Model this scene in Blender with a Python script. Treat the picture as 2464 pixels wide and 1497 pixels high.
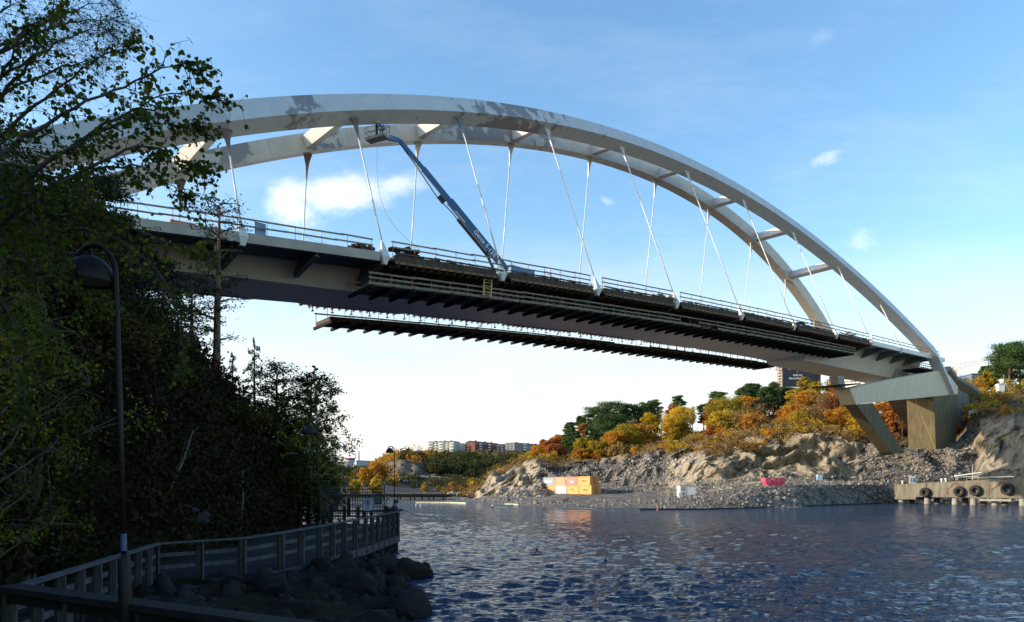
import bpy, math, random
import numpy as np
from mathutils import Vector, Matrix

S = bpy.context.scene
COL = S.collection
for _o in list(bpy.data.objects): bpy.data.objects.remove(_o)

# ------------------------------------------------------------------ camera
F = 1680.0; CX = 1232.0; HY = 1176.0; EYE = 3.0     # focal length in px of a 2464 px wide picture
cam = bpy.data.cameras.new('camera'); co = bpy.data.objects.new('camera', cam); COL.objects.link(co)
cam.sensor_width = 36; cam.lens = 36*F/2464; cam.shift_y = (HY-748.5)/2464
cam.clip_start = 0.1; cam.clip_end = 12000
co.location = (0, 0, EYE); co.rotation_euler = (math.radians(90), 0, 0); S.camera = co

# ------------------------------------------------------------------ light
SUN_AZ = -97.0; SUN_EL = 17.0        # azimuth from +Y, clockwise
_sd = Vector((math.sin(math.radians(SUN_AZ))*math.cos(math.radians(SUN_EL)),
              math.cos(math.radians(SUN_AZ))*math.cos(math.radians(SUN_EL)), math.sin(math.radians(SUN_EL))))
sl = bpy.data.lights.new('sun', 'SUN'); sl.energy = 5.0; sl.angle = math.radians(0.5); sl.color = (1, .86, .68)
so = bpy.data.objects.new('sun', sl); COL.objects.link(so); so.rotation_euler = (-_sd).to_track_quat('-Z', 'Y').to_euler()
so.location = (-60, 20, 60)
W = bpy.data.worlds.new('World'); S.world = W; W.use_nodes = True
wn = W.node_tree; wn.nodes.clear()
def N(nt, t, **k):
    n = nt.nodes.new(t)
    for a, b in k.items(): setattr(n, a, b)
    return n
def mathn(nt, op, a, b=None, c=None, clamp=False):
    n = nt.nodes.new('ShaderNodeMath'); n.operation = op; n.use_clamp = clamp
    for i, v in enumerate((a, b, c)):
        if v is None: continue
        if isinstance(v, (int, float)): n.inputs[i].default_value = v
        else: nt.links.new(v, n.inputs[i])
    return n.outputs[0]
sky = N(wn, 'ShaderNodeTexSky', sky_type='NISHITA', sun_disc=False)
sky.sun_elevation = math.radians(SUN_EL); sky.sun_rotation = math.radians(SUN_AZ)
sky.air_density = 1.25; sky.dust_density = 0.9; sky.ozone_density = 2.2; sky.altitude = 0
bg = N(wn, 'ShaderNodeBackground'); out = N(wn, 'ShaderNodeOutputWorld'); bg.inputs[1].default_value = 0.15
tc = N(wn, 'ShaderNodeTexCoord'); sep = N(wn, 'ShaderNodeSeparateXYZ'); wn.links.new(tc.outputs['Generated'], sep.inputs[0])
dx, dy, dz = sep.outputs
dyc = mathn(wn, 'MAXIMUM', dy, 0.05)
U = mathn(wn, 'DIVIDE', dx, dyc); V = mathn(wn, 'DIVIDE', dz, dyc)
cmb = N(wn, 'ShaderNodeCombineXYZ'); wn.links.new(U, cmb.inputs[0]); wn.links.new(V, cmb.inputs[1])
def wnoise(scale, detail, rough=.55, sx=1, sy=1, off=0):
    mp = N(wn, 'ShaderNodeMapping'); mp.inputs['Scale'].default_value = (sx, sy, 1); mp.inputs['Location'].default_value = (off, off*.7, 0)
    wn.links.new(cmb.outputs[0], mp.inputs[0])
    n = N(wn, 'ShaderNodeTexNoise'); n.inputs['Scale'].default_value = scale; n.inputs['Detail'].default_value = detail
    n.inputs['Roughness'].default_value = rough; wn.links.new(mp.outputs[0], n.inputs[0]); return n.outputs[0]
n1 = wnoise(16, 8, .66, 1, 1.5); n2 = wnoise(5, 5, .6, 1, 4.5, 3.1)
def blob(px, py, rx, ry, ang=0, soft=1.0, nz=1.5, amp=1.0):
    u0 = (px-CX)/F; v0 = (HY-py)/F; c, s_ = math.cos(ang), math.sin(ang)
    du = mathn(wn, 'SUBTRACT', U, u0); dv = mathn(wn, 'SUBTRACT', V, v0)
    a = mathn(wn, 'DIVIDE', mathn(wn, 'ADD', mathn(wn, 'MULTIPLY', du, c), mathn(wn, 'MULTIPLY', dv, s_)), rx/F)
    b = mathn(wn, 'DIVIDE', mathn(wn, 'SUBTRACT', mathn(wn, 'MULTIPLY', dv, c), mathn(wn, 'MULTIPLY', du, s_)), ry/F)
    r = mathn(wn, 'SQRT', mathn(wn, 'ADD', mathn(wn, 'MULTIPLY', a, a), mathn(wn, 'MULTIPLY', b, b)))
    m = mathn(wn, 'ADD', mathn(wn, 'SUBTRACT', 1.0, r), mathn(wn, 'MULTIPLY', mathn(wn, 'SUBTRACT', n1, .5), nz))
    m = mathn(wn, 'MULTIPLY', m, soft, clamp=True)
    sm = mathn(wn, 'MULTIPLY', mathn(wn, 'MULTIPLY', m, m), mathn(wn, 'SUBTRACT', 3.0, mathn(wn, 'MULTIPLY', m, 2.0)))
    return mathn(wn, 'MULTIPLY', sm, amp)
blobs = [blob(800, 468, 200, 66, .05, 1.0, 1.3, 1.0), blob(705, 500, 95, 62, -.5, 1.1, 1.4, .8), blob(960, 445, 120, 38, .12, .9, 1.8, .55), blob(2000, 372, 72, 24, .5, .8, 3.4, .34),
         blob(2070, 572, 58, 32, 0, .8, 3.2, .36), blob(1460, 485, 30, 12, -.5, .8, 3.0, .25), blob(1975, 90, 46, 34, .2, .7, 3.2, .13)]
cl = blobs[0]
for b_ in blobs[1:]: cl = mathn(wn, 'MAXIMUM', cl, b_)
# high thin veil close to the horizon, thicker towards the sun
el = mathn(wn, 'SUBTRACT', 1.0, mathn(wn, 'DIVIDE', V, .36), clamp=True)
side = mathn(wn, 'MULTIPLY_ADD', U, -.45, 1.0, clamp=True)
veil = mathn(wn, 'MULTIPLY', mathn(wn, 'POWER', el, 1.0), mathn(wn, 'MULTIPLY_ADD', n2, 1.5, .42))
veil = mathn(wn, 'MULTIPLY', veil, side, clamp=True)
m1 = N(wn, 'ShaderNodeMixRGB'); m1.inputs[2].default_value = (7.0, 6.75, 6.45, 1)
hs = N(wn, 'ShaderNodeHueSaturation'); hs.inputs['Saturation'].default_value = 1.17; hs.inputs['Value'].default_value = 2.0
wn.links.new(sky.outputs[0], hs.inputs['Color']); wn.links.new(hs.outputs[0], m1.inputs[1]); wn.links.new(veil, m1.inputs[0])
n3 = wnoise(2.6, 9, .68, 1, 3.2, 7.7)
cir = mathn(wn, 'MULTIPLY', mathn(wn, 'SUBTRACT', n3, .46, clamp=True), mathn(wn, 'MULTIPLY_ADD', V, -.9, .95, clamp=True), clamp=True)
m15 = N(wn, 'ShaderNodeMixRGB'); m15.inputs[2].default_value = (7.6, 7.6, 7.6, 1); wn.links.new(m1.outputs[0], m15.inputs[1]); wn.links.new(cir, m15.inputs[0])
m2 = N(wn, 'ShaderNodeMixRGB'); m2.inputs[2].default_value = (8.6, 8.7, 8.9, 1); wn.links.new(m15.outputs[0], m2.inputs[1]); wn.links.new(cl, m2.inputs[0])
wn.links.new(m2.outputs[0], bg.inputs[0]); wn.links.new(bg.outputs[0], out.inputs[0])
S.view_settings.view_transform = 'Standard'; S.view_settings.look = 'None'; S.view_settings.gamma = 1
S.view_settings.exposure = 0.15; S.view_settings.use_curve_mapping = False
S.render.engine = 'CYCLES'
S.cycles.max_bounces = 6; S.cycles.diffuse_bounces = 2; S.cycles.glossy_bounces = 3; S.cycles.transmission_bounces = 2; S.cycles.transparent_max_bounces = 4
S.cycles.caustics_reflective = False; S.cycles.caustics_refractive = False

# ------------------------------------------------------------------ helpers
def A(x, y, Y): return Vector(((x-CX)/F*Y, Y, EYE+(HY-y)/F*Y))
rng = np.random.default_rng(7); rnd = random.Random(5)
def _hash(ix, iy, iz, seed):
    h = (ix.astype(np.int64)*374761393 + iy.astype(np.int64)*668265263 + iz.astype(np.int64)*2147483647 + seed*1274126177) & 0xffffffff
    h = ((h ^ (h >> 13))*1274126177) & 0xffffffff
    h = h ^ (h >> 16)
    return (h & 0xffff)/65535.0
def vn(P, f=1.0, seed=0):
    P = np.asarray(P, float)*f; I = np.floor(P).astype(np.int64); t = P-I; t = t*t*(3-2*t)
    r = 0
    for a in (0, 1):
        for b in (0, 1):
            for c in (0, 1):
                w = (t[..., 0] if a else 1-t[..., 0])*(t[..., 1] if b else 1-t[..., 1])*(t[..., 2] if c else 1-t[..., 2])
                r = r + w*_hash(I[..., 0]+a, I[..., 1]+b, I[..., 2]+c, seed)
    return r*2-1
def fbm(P, f, o=4, seed=0, ridged=False):
    r = 0; a = 1.0
    for i in range(o):
        v = vn(P, f*(2.03**i), seed+i*17)
        if ridged: v = 1-2*abs(v)
        r = r+a*v; a *= .5
    return r
class MB:
    def __init__(s): s.v = []; s.f = []; s.m = []
    def add(s, vs, fs, mi=0):
        o = len(s.v); s.v += [tuple(v) for v in vs]
        for f in fs: s.f.append([i+o for i in f]); s.m.append(mi)
    def box(s, c, sz, ax=None, mi=0):
        c = Vector(c); ax = ax or (Vector((1, 0, 0)), Vector((0, 1, 0)), Vector((0, 0, 1)))
        h = [Vector(a)*(q/2) for a, q in zip(ax, sz)]
        vs = [c+h[0]*i+h[1]*j+h[2]*k for i in (-1, 1) for j in (-1, 1) for k in (-1, 1)]
        s.add(vs, [(0, 1, 3, 2), (4, 6, 7, 5), (0, 4, 5, 1), (2, 3, 7, 6), (0, 2, 6, 4), (1, 5, 7, 3)], mi)
    def beam(s, a, b, w, h, up=(0, 0, 1), mi=0):
        a = Vector(a); b = Vector(b); d = (b-a); L = d.length
        if L < 1e-6: return
        d /= L; up = Vector(up); x = d.cross(up)
        if x.length < 1e-4: x = d.cross(Vector((1, 0, 0)))
        x.normalize(); u = x.cross(d)
        s.box((a+b)/2, (L, w, h), (d, x, u), mi)
    def tube(s, pts, rad, n=6, mi=0, cap=True):
        pts = [Vector(p) for p in pts]
        if isinstance(rad, (int, float)): rad = [rad]*len(pts)
        o = len(s.v); x = None
        for i, p in enumerate(pts):
            d = (pts[min(i+1, len(pts)-1)]-pts[max(i-1, 0)])
            if d.length < 1e-9: d = Vector((0, 0, 1))
            d.normalize()
            if x is None:
                x = d.cross(Vector((0, 0, 1)))
                if x.length < .05: x = d.cross(Vector((1, 0, 0)))
            x = (x-d*x.dot(d))
            if x.length < 1e-6: x = d.orthogonal()
            x.normalize(); y = d.cross(x)
            for k in range(n):
                a = 2*math.pi*k/n; s.v.append(tuple(p+(x*math.cos(a)+y*math.sin(a))*rad[i]))
        for i in range(len(pts)-1):
            for k in range(n):
                k2 = (k+1) % n
                s.f.append([o+i*n+k, o+i*n+k2, o+(i+1)*n+k2, o+(i+1)*n+k]); s.m.append(mi)
        if cap and n > 2:
            s.f.append([o+k for k in range(n)][::-1]); s.m.append(mi)
            s.f.append([o+(len(pts)-1)*n+k for k in range(n)]); s.m.append(mi)
    def prism(s, poly, off, mi=0):     # poly: list of points, off: extrusion vector
        poly = [Vector(p) for p in poly]; off = Vector(off); n = len(poly)
        s.add(poly+[p+off for p in poly], [list(range(n))[::-1], list(range(n, 2*n))]+[(i, (i+1) % n, n+(i+1) % n, n+i) for i in range(n)], mi)
    def lathe(s, c, prof, n=24, mi=0, axis=None):
        c = Vector(c); o = len(s.v)
        ax = axis or (Vector((1, 0, 0)), Vector((0, 1, 0)), Vector((0, 0, 1)))
        for r, z in prof:
            for k in range(n):
                a = 2*math.pi*k/n; s.v.append(tuple(c+ax[0]*(r*math.cos(a))+ax[1]*(r*math.sin(a))+ax[2]*z))
        for i in range(len(prof)-1):
            for k in range(n):
                k2 = (k+1) % n; s.f.append([o+i*n+k, o+i*n+k2, o+(i+1)*n+k2, o+(i+1)*n+k]); s.m.append(mi)
    def mesh(s, name):
        me = bpy.data.meshes.new(name); me.from_pydata(s.v, [], s.f); me.update(); return me
    def build(s, name, mats, parent=None, smooth=False, bevel=0, origin=None):
        o = obj(name, s.mesh(name), mats, parent, smooth, origin)
        if any(s.m): o.data.polygons.foreach_set('material_index', s.m)
        bmfix(o.data)
        if bevel:
            m = o.modifiers.new('bevel', 'BEVEL'); m.width = bevel; m.segments = 2; m.limit_method = 'ANGLE'
        return o
def bmfix(me):
    import bmesh
    bm = bmesh.new(); bm.from_mesh(me); bmesh.ops.recalc_face_normals(bm, faces=bm.faces); bm.to_mesh(me); bm.free()
def obj(name, me, mats, parent=None, smooth=False, origin=None):
    o = bpy.data.objects.new(name, me); COL.objects.link(o)
    for m in (mats if isinstance(mats, (list, tuple)) else [mats]): me.materials.append(m)
    if smooth: me.polygons.foreach_set('use_smooth', [True]*len(me.polygons))
    if parent is not None:
        o.parent = parent
        if parent.type == 'EMPTY' and parent.parent is None: me.transform(Matrix.Translation(-parent.location))
    elif origin is not None:
        me.transform(Matrix.Translation(-Vector(origin))); o.location = origin
    return o
def tag(o, label, cat, group=None):
    o['label'] = label; o['category'] = cat
    if group: o['group'] = group
    return o
def thing(name, label, cat, loc=(0, 0, 0), group=None):
    o = bpy.data.objects.new(name, None); COL.objects.link(o); o.location = loc; o.empty_display_size = .3
    return tag(o, label, cat, group)
def struct(o, kind='structure'): o['kind'] = kind; return o
def sub(mb, name, mats, root, part, **k):    # a sub-part: same space as its part (its part's mesh already sits in the thing's space)
    o = mb.build(name, mats, None, **k); o.data.transform(Matrix.Translation(-root.location)); o.parent = part; return o
def copy_tree(o, parent=None):
    c = o.copy(); COL.objects.link(c); c.parent = parent
    for ch in list(o.children): copy_tree(ch, c)
    return c
def npmesh(name, V_, Fq):
    me = bpy.data.meshes.new(name); V_ = np.asarray(V_, np.float32); Fq = np.asarray(Fq, np.int32)
    k = Fq.shape[1]; me.vertices.add(len(V_)); me.vertices.foreach_set('co', V_.ravel())
    me.loops.add(Fq.size); me.loops.foreach_set('vertex_index', Fq.ravel()); me.polygons.add(len(Fq))
    me.polygons.foreach_set('loop_start', np.arange(0, Fq.size, k, dtype=np.int32)); me.update(calc_edges=True); return me

# ------------------------------------------------------------------ materials
def mat(name, col, rough=.7, metal=0, var=.15, scale=2.0, bump=0, bscale=None, spec=.5, stretch=(1, 1, 1), detail=6, col2=None, coat=0):
    m = bpy.data.materials.new(name); m.use_nodes = True; nt = m.node_tree; p = nt.nodes['Principled BSDF']
    p.inputs['Roughness'].default_value = rough; p.inputs['Metallic'].default_value = metal
    p.inputs['Specular IOR Level'].default_value = spec
    t = N(nt, 'ShaderNodeTexCoord'); mp = N(nt, 'ShaderNodeMapping'); mp.inputs['Scale'].default_value = stretch
    nt.links.new(t.outputs['Object'], mp.inputs[0])
    n = N(nt, 'ShaderNodeTexNoise'); n.inputs['Scale'].default_value = scale; n.inputs['Detail'].default_value = detail; n.inputs['Roughness'].default_value = .62
    nt.links.new(mp.outputs[0], n.inputs[0])
    r = N(nt, 'ShaderNodeValToRGB'); c = np.array(col); c2 = np.array(col2) if col2 is not None else c*(1+var)
    r.color_ramp.elements[0].position = .3; r.color_ramp.elements[1].position = .7
    r.color_ramp.elements[0].color = (*(c*(1-var) if col2 is None else c), 1); r.color_ramp.elements[1].color = (*np.clip(c2, 0, 1), 1)
    nt.links.new(n.outputs[0], r.inputs[0]); nt.links.new(r.outputs[0], p.inputs['Base Color'])
    if bump:
        n2 = N(nt, 'ShaderNodeTexNoise'); n2.inputs['Scale'].default_value = bscale or scale*4; n2.inputs['Detail'].default_value = 8
        nt.links.new(mp.outputs[0], n2.inputs[0])
        b = N(nt, 'ShaderNodeBump'); b.inputs['Strength'].default_value = min(1, bump); b.inputs['Distance'].default_value = .05 if bump <= 1 else bump*.05
        nt.links.new(n2.outputs[0], b.inputs['Height']); nt.links.new(b.outputs[0], p.inputs['Normal'])
    return m
def leafmat(name, cols, trans=.35, rough=.6):
    m = bpy.data.materials.new(name); m.use_nodes = True; nt = m.node_tree; p = nt.nodes['Principled BSDF']; o = nt.nodes['Material Output']
    g = N(nt, 'ShaderNodeNewGeometry'); r = N(nt, 'ShaderNodeValToRGB'); cr = r.color_ramp
    while len(cr.elements) < len(cols): cr.elements.new(.5)
    for i, c in enumerate(cols): cr.elements[i].position = i/(len(cols)-1); cr.elements[i].color = (*c, 1)
    # clumps of like colour as well as leaf to leaf change
    t = N(nt, 'ShaderNodeTexCoord'); n = N(nt, 'ShaderNodeTexNoise'); n.inputs['Scale'].default_value = .55; n.inputs['Detail'].default_value = 2
    nt.links.new(t.outputs['Object'], n.inputs[0])
    oi = N(nt, 'ShaderNodeObjectInfo')
    mx = mathn(nt, 'ADD', mathn(nt, 'MULTIPLY', g.outputs['Random Per Island'], .5), mathn(nt, 'MULTIPLY_ADD', n.outputs[0], 1.6, -.55))
    mx = mathn(nt, 'ADD', mx, mathn(nt, 'MULTIPLY_ADD', oi.outputs['Random'], .3, -.15), clamp=True)
    nt.links.new(mx, r.inputs[0]); nt.links.new(r.outputs[0], p.inputs['Base Color']); p.inputs['Roughness'].default_value = rough
    p.inputs['Specular IOR Level'].default_value = .08
    tr = N(nt, 'ShaderNodeBsdfTranslucent'); nt.links.new(r.outputs[0], tr.inputs[0]); ms = N(nt, 'ShaderNodeMixShader'); ms.inputs[0].default_value = trans
    nt.links.new(p.outputs[0], ms.inputs[1]); nt.links.new(tr.outputs[0], ms.inputs[2]); nt.links.new(ms.outputs[0], o.inputs[0])
    return m
M = {}
M['concrete'] = mat('concrete', (.33, .31, .27), .85, var=.18, scale=.6, bump=.3, bscale=6)
M['concrete_dark'] = mat('concrete_dark', (.20, .19, .165), .9, var=.25, scale=.5, bump=.4, bscale=5, stretch=(1, 1, .4))
M['beam_paint'] = mat('beige_beam_bounce', (.56, .48, .35), .6, var=.13, scale=1.4, stretch=(1, 1, .25), detail=8)  # beige with the warm bounce off water and gravel mixed into the colour
M['pier_concrete'] = mat('pier_concrete', (.12, .095, .05), .9, var=.38, scale=1.6, bump=.3, bscale=4, stretch=(1, 1, .18), detail=9)  # brown concrete, colour darkened to stand in for the girder's shade
M['paint'] = mat('steel_paint', (.56, .555, .54), .42, var=.05, scale=.4, bump=.05, bscale=3)
M['blue_steel'] = mat('blue_grey_steel', (.17, .20, .22), .5, var=.15, scale=1.0)
M['bracket_blue'] = mat('bracket_blue', (.085, .125, .145), .55, var=.15)
M['primer'] = mat('primer', (.16, .11, .10), .7, var=.2)
M['hanger'] = mat('hanger_steel', (.66, .66, .63), .3, var=.04, scale=2)
M['wood'] = mat('scaffold_timber', (.19, .16, .125), .8, var=.35, scale=1.5)
M['edge_board'] = mat('edge_board', (.075, .055, .04), .8, var=.5, scale=1)
M['wood_grey'] = mat('weathered_timber', (.20, .20, .19), .8, var=.35, scale=5, bump=.4, bscale=20, stretch=(1, 1, .3))
M['wood_pale'] = mat('sawn_timber', (.55, .47, .35), .75, var=.2, scale=3)
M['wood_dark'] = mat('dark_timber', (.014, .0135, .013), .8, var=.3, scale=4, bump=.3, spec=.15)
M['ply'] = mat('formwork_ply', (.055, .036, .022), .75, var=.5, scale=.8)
M['orange_beam'] = mat('timber_beam', (.17, .09, .035), .7, var=.5, scale=.8)
M['redpost'] = mat('red_post', (.26, .07, .045), .6, var=.2)
M['dark_steel'] = mat('dark_steel', (.02, .02, .022), .45, var=.2, metal=.2)
M['black_paint'] = mat('black_paint', (.008, .008, .010), .5, var=.1, spec=.2)
M['boom_blue'] = mat('boom_blue', (.028, .125, .31), .35, var=.08, scale=1)
M['white'] = mat('white_paint', (.78, .78, .76), .5, var=.04)
M['glass'] = mat('window_glass', (.03, .04, .055), .12, var=.1)
M['bark'] = mat('bark', (.07, .052, .04), .9, var=.3, scale=4, bump=.5, stretch=(1, 1, .3))
M['pinebark'] = mat('pine_bark', (.13, .075, .045), .9, var=.3, scale=4, bump=.5, stretch=(1, 1, .3))
M['birchbark'] = mat('birch_bark', (.42, .41, .37), .7, var=.4, scale=3, stretch=(1, 1, 3))
M['sapling'] = mat('sapling_bark', (.13, .13, .12), .8, var=.4, scale=3, spec=.2)
M['twig'] = mat('twig', (.045, .03, .025), .85, var=.2)
M['rubber'] = mat('tyre_rubber', (.018, .018, .018), .8, var=.3, scale=4)
M['rust'] = mat('rusty_steel', (.18, .085, .045), .8, var=.35, scale=3)
M['cloth_dark'] = mat('dark_cloth', (.025, .025, .035), .9, var=.2)
M['skin'] = mat('skin', (.45, .27, .19), .6, var=.05)
M['text_white'] = mat('white_lettering', (.8, .8, .8), .5, var=.01)
# ---- leaves
M['lf_oak'] = leafmat('leaves_orange', [(.15, .08, .015), (.42, .18, .025), (.60, .29, .035), (.66, .38, .045)])
M['lf_yel'] = leafmat('leaves_yellow', [(.20, .17, .02), (.50, .34, .03), (.68, .46, .05), (.74, .50, .07)])
M['lf_olv'] = leafmat('leaves_olive', [(.09, .11, .02), (.26, .22, .025), (.50, .32, .03), (.62, .30, .03)])
M['lf_rust'] = leafmat('leaves_rust', [(.17, .05, .02), (.34, .10, .03), (.46, .18, .035), (.52, .27, .04)])
M['lf_brn'] = leafmat('leaves_pale_brown', [(.14, .10, .055), (.28, .18, .07), (.42, .27, .09), (.50, .33, .10)])
M['lf_pine'] = leafmat('pine_needles', [(.03, .055, .022), (.065, .115, .035), (.12, .17, .05)], .12)
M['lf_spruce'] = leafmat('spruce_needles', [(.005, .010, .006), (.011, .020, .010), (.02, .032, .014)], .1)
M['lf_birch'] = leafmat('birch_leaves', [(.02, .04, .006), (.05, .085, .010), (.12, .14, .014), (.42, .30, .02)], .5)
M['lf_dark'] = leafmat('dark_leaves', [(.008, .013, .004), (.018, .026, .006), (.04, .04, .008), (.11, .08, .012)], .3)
M['lf_scrub'] = leafmat('scrub_leaves', [(.05, .05, .02), (.13, .10, .035), (.24, .13, .04), (.30, .16, .04)])
M['lf_far'] = leafmat('far_leaves', [(.022, .034, .018), (.045, .055, .022), (.10, .09, .03), (.20, .12, .03)], .3)
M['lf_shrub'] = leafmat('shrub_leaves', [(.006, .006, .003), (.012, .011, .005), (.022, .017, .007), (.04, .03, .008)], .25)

# steel arch paint with primer patches
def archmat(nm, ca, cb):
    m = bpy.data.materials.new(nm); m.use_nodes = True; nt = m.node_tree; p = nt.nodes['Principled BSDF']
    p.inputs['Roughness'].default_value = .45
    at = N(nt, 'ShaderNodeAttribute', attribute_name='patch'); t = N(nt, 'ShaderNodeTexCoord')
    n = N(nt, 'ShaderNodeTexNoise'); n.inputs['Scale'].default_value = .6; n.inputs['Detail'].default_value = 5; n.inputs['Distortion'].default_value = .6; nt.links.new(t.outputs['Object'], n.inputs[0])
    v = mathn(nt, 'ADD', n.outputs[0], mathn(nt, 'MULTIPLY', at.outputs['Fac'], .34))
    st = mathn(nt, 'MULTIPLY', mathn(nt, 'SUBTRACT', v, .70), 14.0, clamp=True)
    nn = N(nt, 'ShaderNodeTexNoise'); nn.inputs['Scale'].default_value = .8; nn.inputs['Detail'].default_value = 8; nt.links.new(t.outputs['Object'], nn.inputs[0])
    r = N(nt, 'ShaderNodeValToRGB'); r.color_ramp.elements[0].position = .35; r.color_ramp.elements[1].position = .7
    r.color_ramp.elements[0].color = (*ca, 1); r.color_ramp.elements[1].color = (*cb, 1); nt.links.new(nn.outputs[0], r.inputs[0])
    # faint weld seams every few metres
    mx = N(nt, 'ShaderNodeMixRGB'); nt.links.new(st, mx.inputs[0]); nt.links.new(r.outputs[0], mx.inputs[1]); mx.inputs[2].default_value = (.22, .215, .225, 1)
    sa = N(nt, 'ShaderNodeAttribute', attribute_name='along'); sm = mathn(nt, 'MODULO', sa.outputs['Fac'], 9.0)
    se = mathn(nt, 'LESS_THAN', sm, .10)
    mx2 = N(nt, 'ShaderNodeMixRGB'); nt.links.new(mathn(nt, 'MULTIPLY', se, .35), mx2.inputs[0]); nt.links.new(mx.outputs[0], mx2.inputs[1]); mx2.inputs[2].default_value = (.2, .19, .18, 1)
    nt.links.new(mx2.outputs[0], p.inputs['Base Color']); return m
M['arch'] = archmat('arch_paint_sky_shade', (.45, .475, .50), (.52, .54, .565)); M['arch_far'] = archmat('arch_paint_bounce', (.46, .43, .385), (.54, .51, .46))  # same paint twice: cool sky shade and warm bounce put into the colours

def groundmat(name):
    m = bpy.data.materials.new(name); m.use_nodes = True; nt = m.node_tree; p = nt.nodes['Principled BSDF']; p.inputs['Roughness'].default_value = .92
    p.inputs['Specular IOR Level'].default_value = .2
    at = N(nt, 'ShaderNodeAttribute', attribute_name='mask'); sp = N(nt, 'ShaderNodeSeparateColor'); nt.links.new(at.outputs['Color'], sp.inputs[0])
    t = N(nt, 'ShaderNodeTexCoord')
    def noise(sc, det=8, st=(1, 1, 1), rot=(0, 0, 0), dist=0):
        mp = N(nt, 'ShaderNodeMapping'); mp.inputs['Scale'].default_value = st; mp.inputs['Rotation'].default_value = rot
        nt.links.new(t.outputs['Object'], mp.inputs[0]); n = N(nt, 'ShaderNodeTexNoise'); n.inputs['Scale'].default_value = sc; n.inputs['Detail'].default_value = det
        n.inputs['Roughness'].default_value = .65; n.inputs['Distortion'].default_value = dist
        nt.links.new(mp.outputs[0], n.inputs[0]); return n.outputs[0]
    def ramp(fac, cols):
        r = N(nt, 'ShaderNodeValToRGB'); cr = r.color_ramp
        while len(cr.elements) < len(cols): cr.elements.new(.5)
        for e, (ps, c) in zip(cr.elements, cols): e.position = ps; e.color = (*c, 1)
        nt.links.new(fac, r.inputs[0]); return r.outputs[0]
    nr = noise(.5, 10, (1, 1, .45), (0, .5, .3), .8)
    rock = ramp(nr, [(.33, (.07, .06, .05)), (.44, (.25, .215, .165)), (.57, (.48, .40, .29)), (.7, (.26, .225, .175))])
    vo = N(nt, 'ShaderNodeTexVoronoi'); vo.inputs['Scale'].default_value = 1.5; nt.links.new(t.outputs['Object'], vo.inputs[0])
    vs = N(nt, 'ShaderNodeSeparateColor'); nt.links.new(vo.outputs['Color'], vs.inputs[0])
    grav = ramp(vs.outputs[0], [(.0, (.09, .083, .075)), (.5, (.19, .17, .145)), (1, (.32, .28, .23))])
    grass = ramp(noise(.9, 8), [(.3, (.05, .042, .02)), (.5, (.13, .085, .035)), (.7, (.22, .13, .05))])
    a = N(nt, 'ShaderNodeMixRGB'); nt.links.new(sp.outputs[1], a.inputs[0]); nt.links.new(rock, a.inputs[1]); nt.links.new(grav, a.inputs[2])
    b = N(nt, 'ShaderNodeMixRGB'); nt.links.new(sp.outputs[2], b.inputs[0]); nt.links.new(a.outputs[0], b.inputs[1]); nt.links.new(grass, b.inputs[2])
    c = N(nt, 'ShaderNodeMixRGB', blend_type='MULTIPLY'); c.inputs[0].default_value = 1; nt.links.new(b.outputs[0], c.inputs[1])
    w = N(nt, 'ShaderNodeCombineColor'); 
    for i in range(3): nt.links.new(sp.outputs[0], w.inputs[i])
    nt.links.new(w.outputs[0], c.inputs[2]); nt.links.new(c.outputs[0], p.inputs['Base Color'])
    bn = N(nt, 'ShaderNodeBump'); bn.inputs['Strength'].default_value = .9; bn.inputs['Distance'].default_value = .7
    bh = mathn(nt, 'ADD', noise(1.1, 10, (1, 1, .5), (0, .5, .3), .5), mathn(nt, 'MULTIPLY', vo.outputs['Distance'], .35))
    nt.links.new(bh, bn.inputs['Height']); nt.links.new(bn.outputs[0], p.inputs['Normal']); return m
M['ground'] = groundmat('ground')
M['stone'] = mat('stone', (.14, .135, .13), .9, var=.2, scale=.35, col2=(.34, .31, .27), bump=.4, bscale=3, detail=3)
M['gravel'] = mat('gravel_stone', (.10, .10, .10), .9, scale=1.3, col2=(.27, .26, .24), detail=2)
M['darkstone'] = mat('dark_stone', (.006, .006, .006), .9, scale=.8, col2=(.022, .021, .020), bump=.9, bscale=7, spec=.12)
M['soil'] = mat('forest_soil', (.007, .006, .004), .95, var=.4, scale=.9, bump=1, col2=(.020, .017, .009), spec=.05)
M['soil_rock'] = M['soil']

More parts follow.
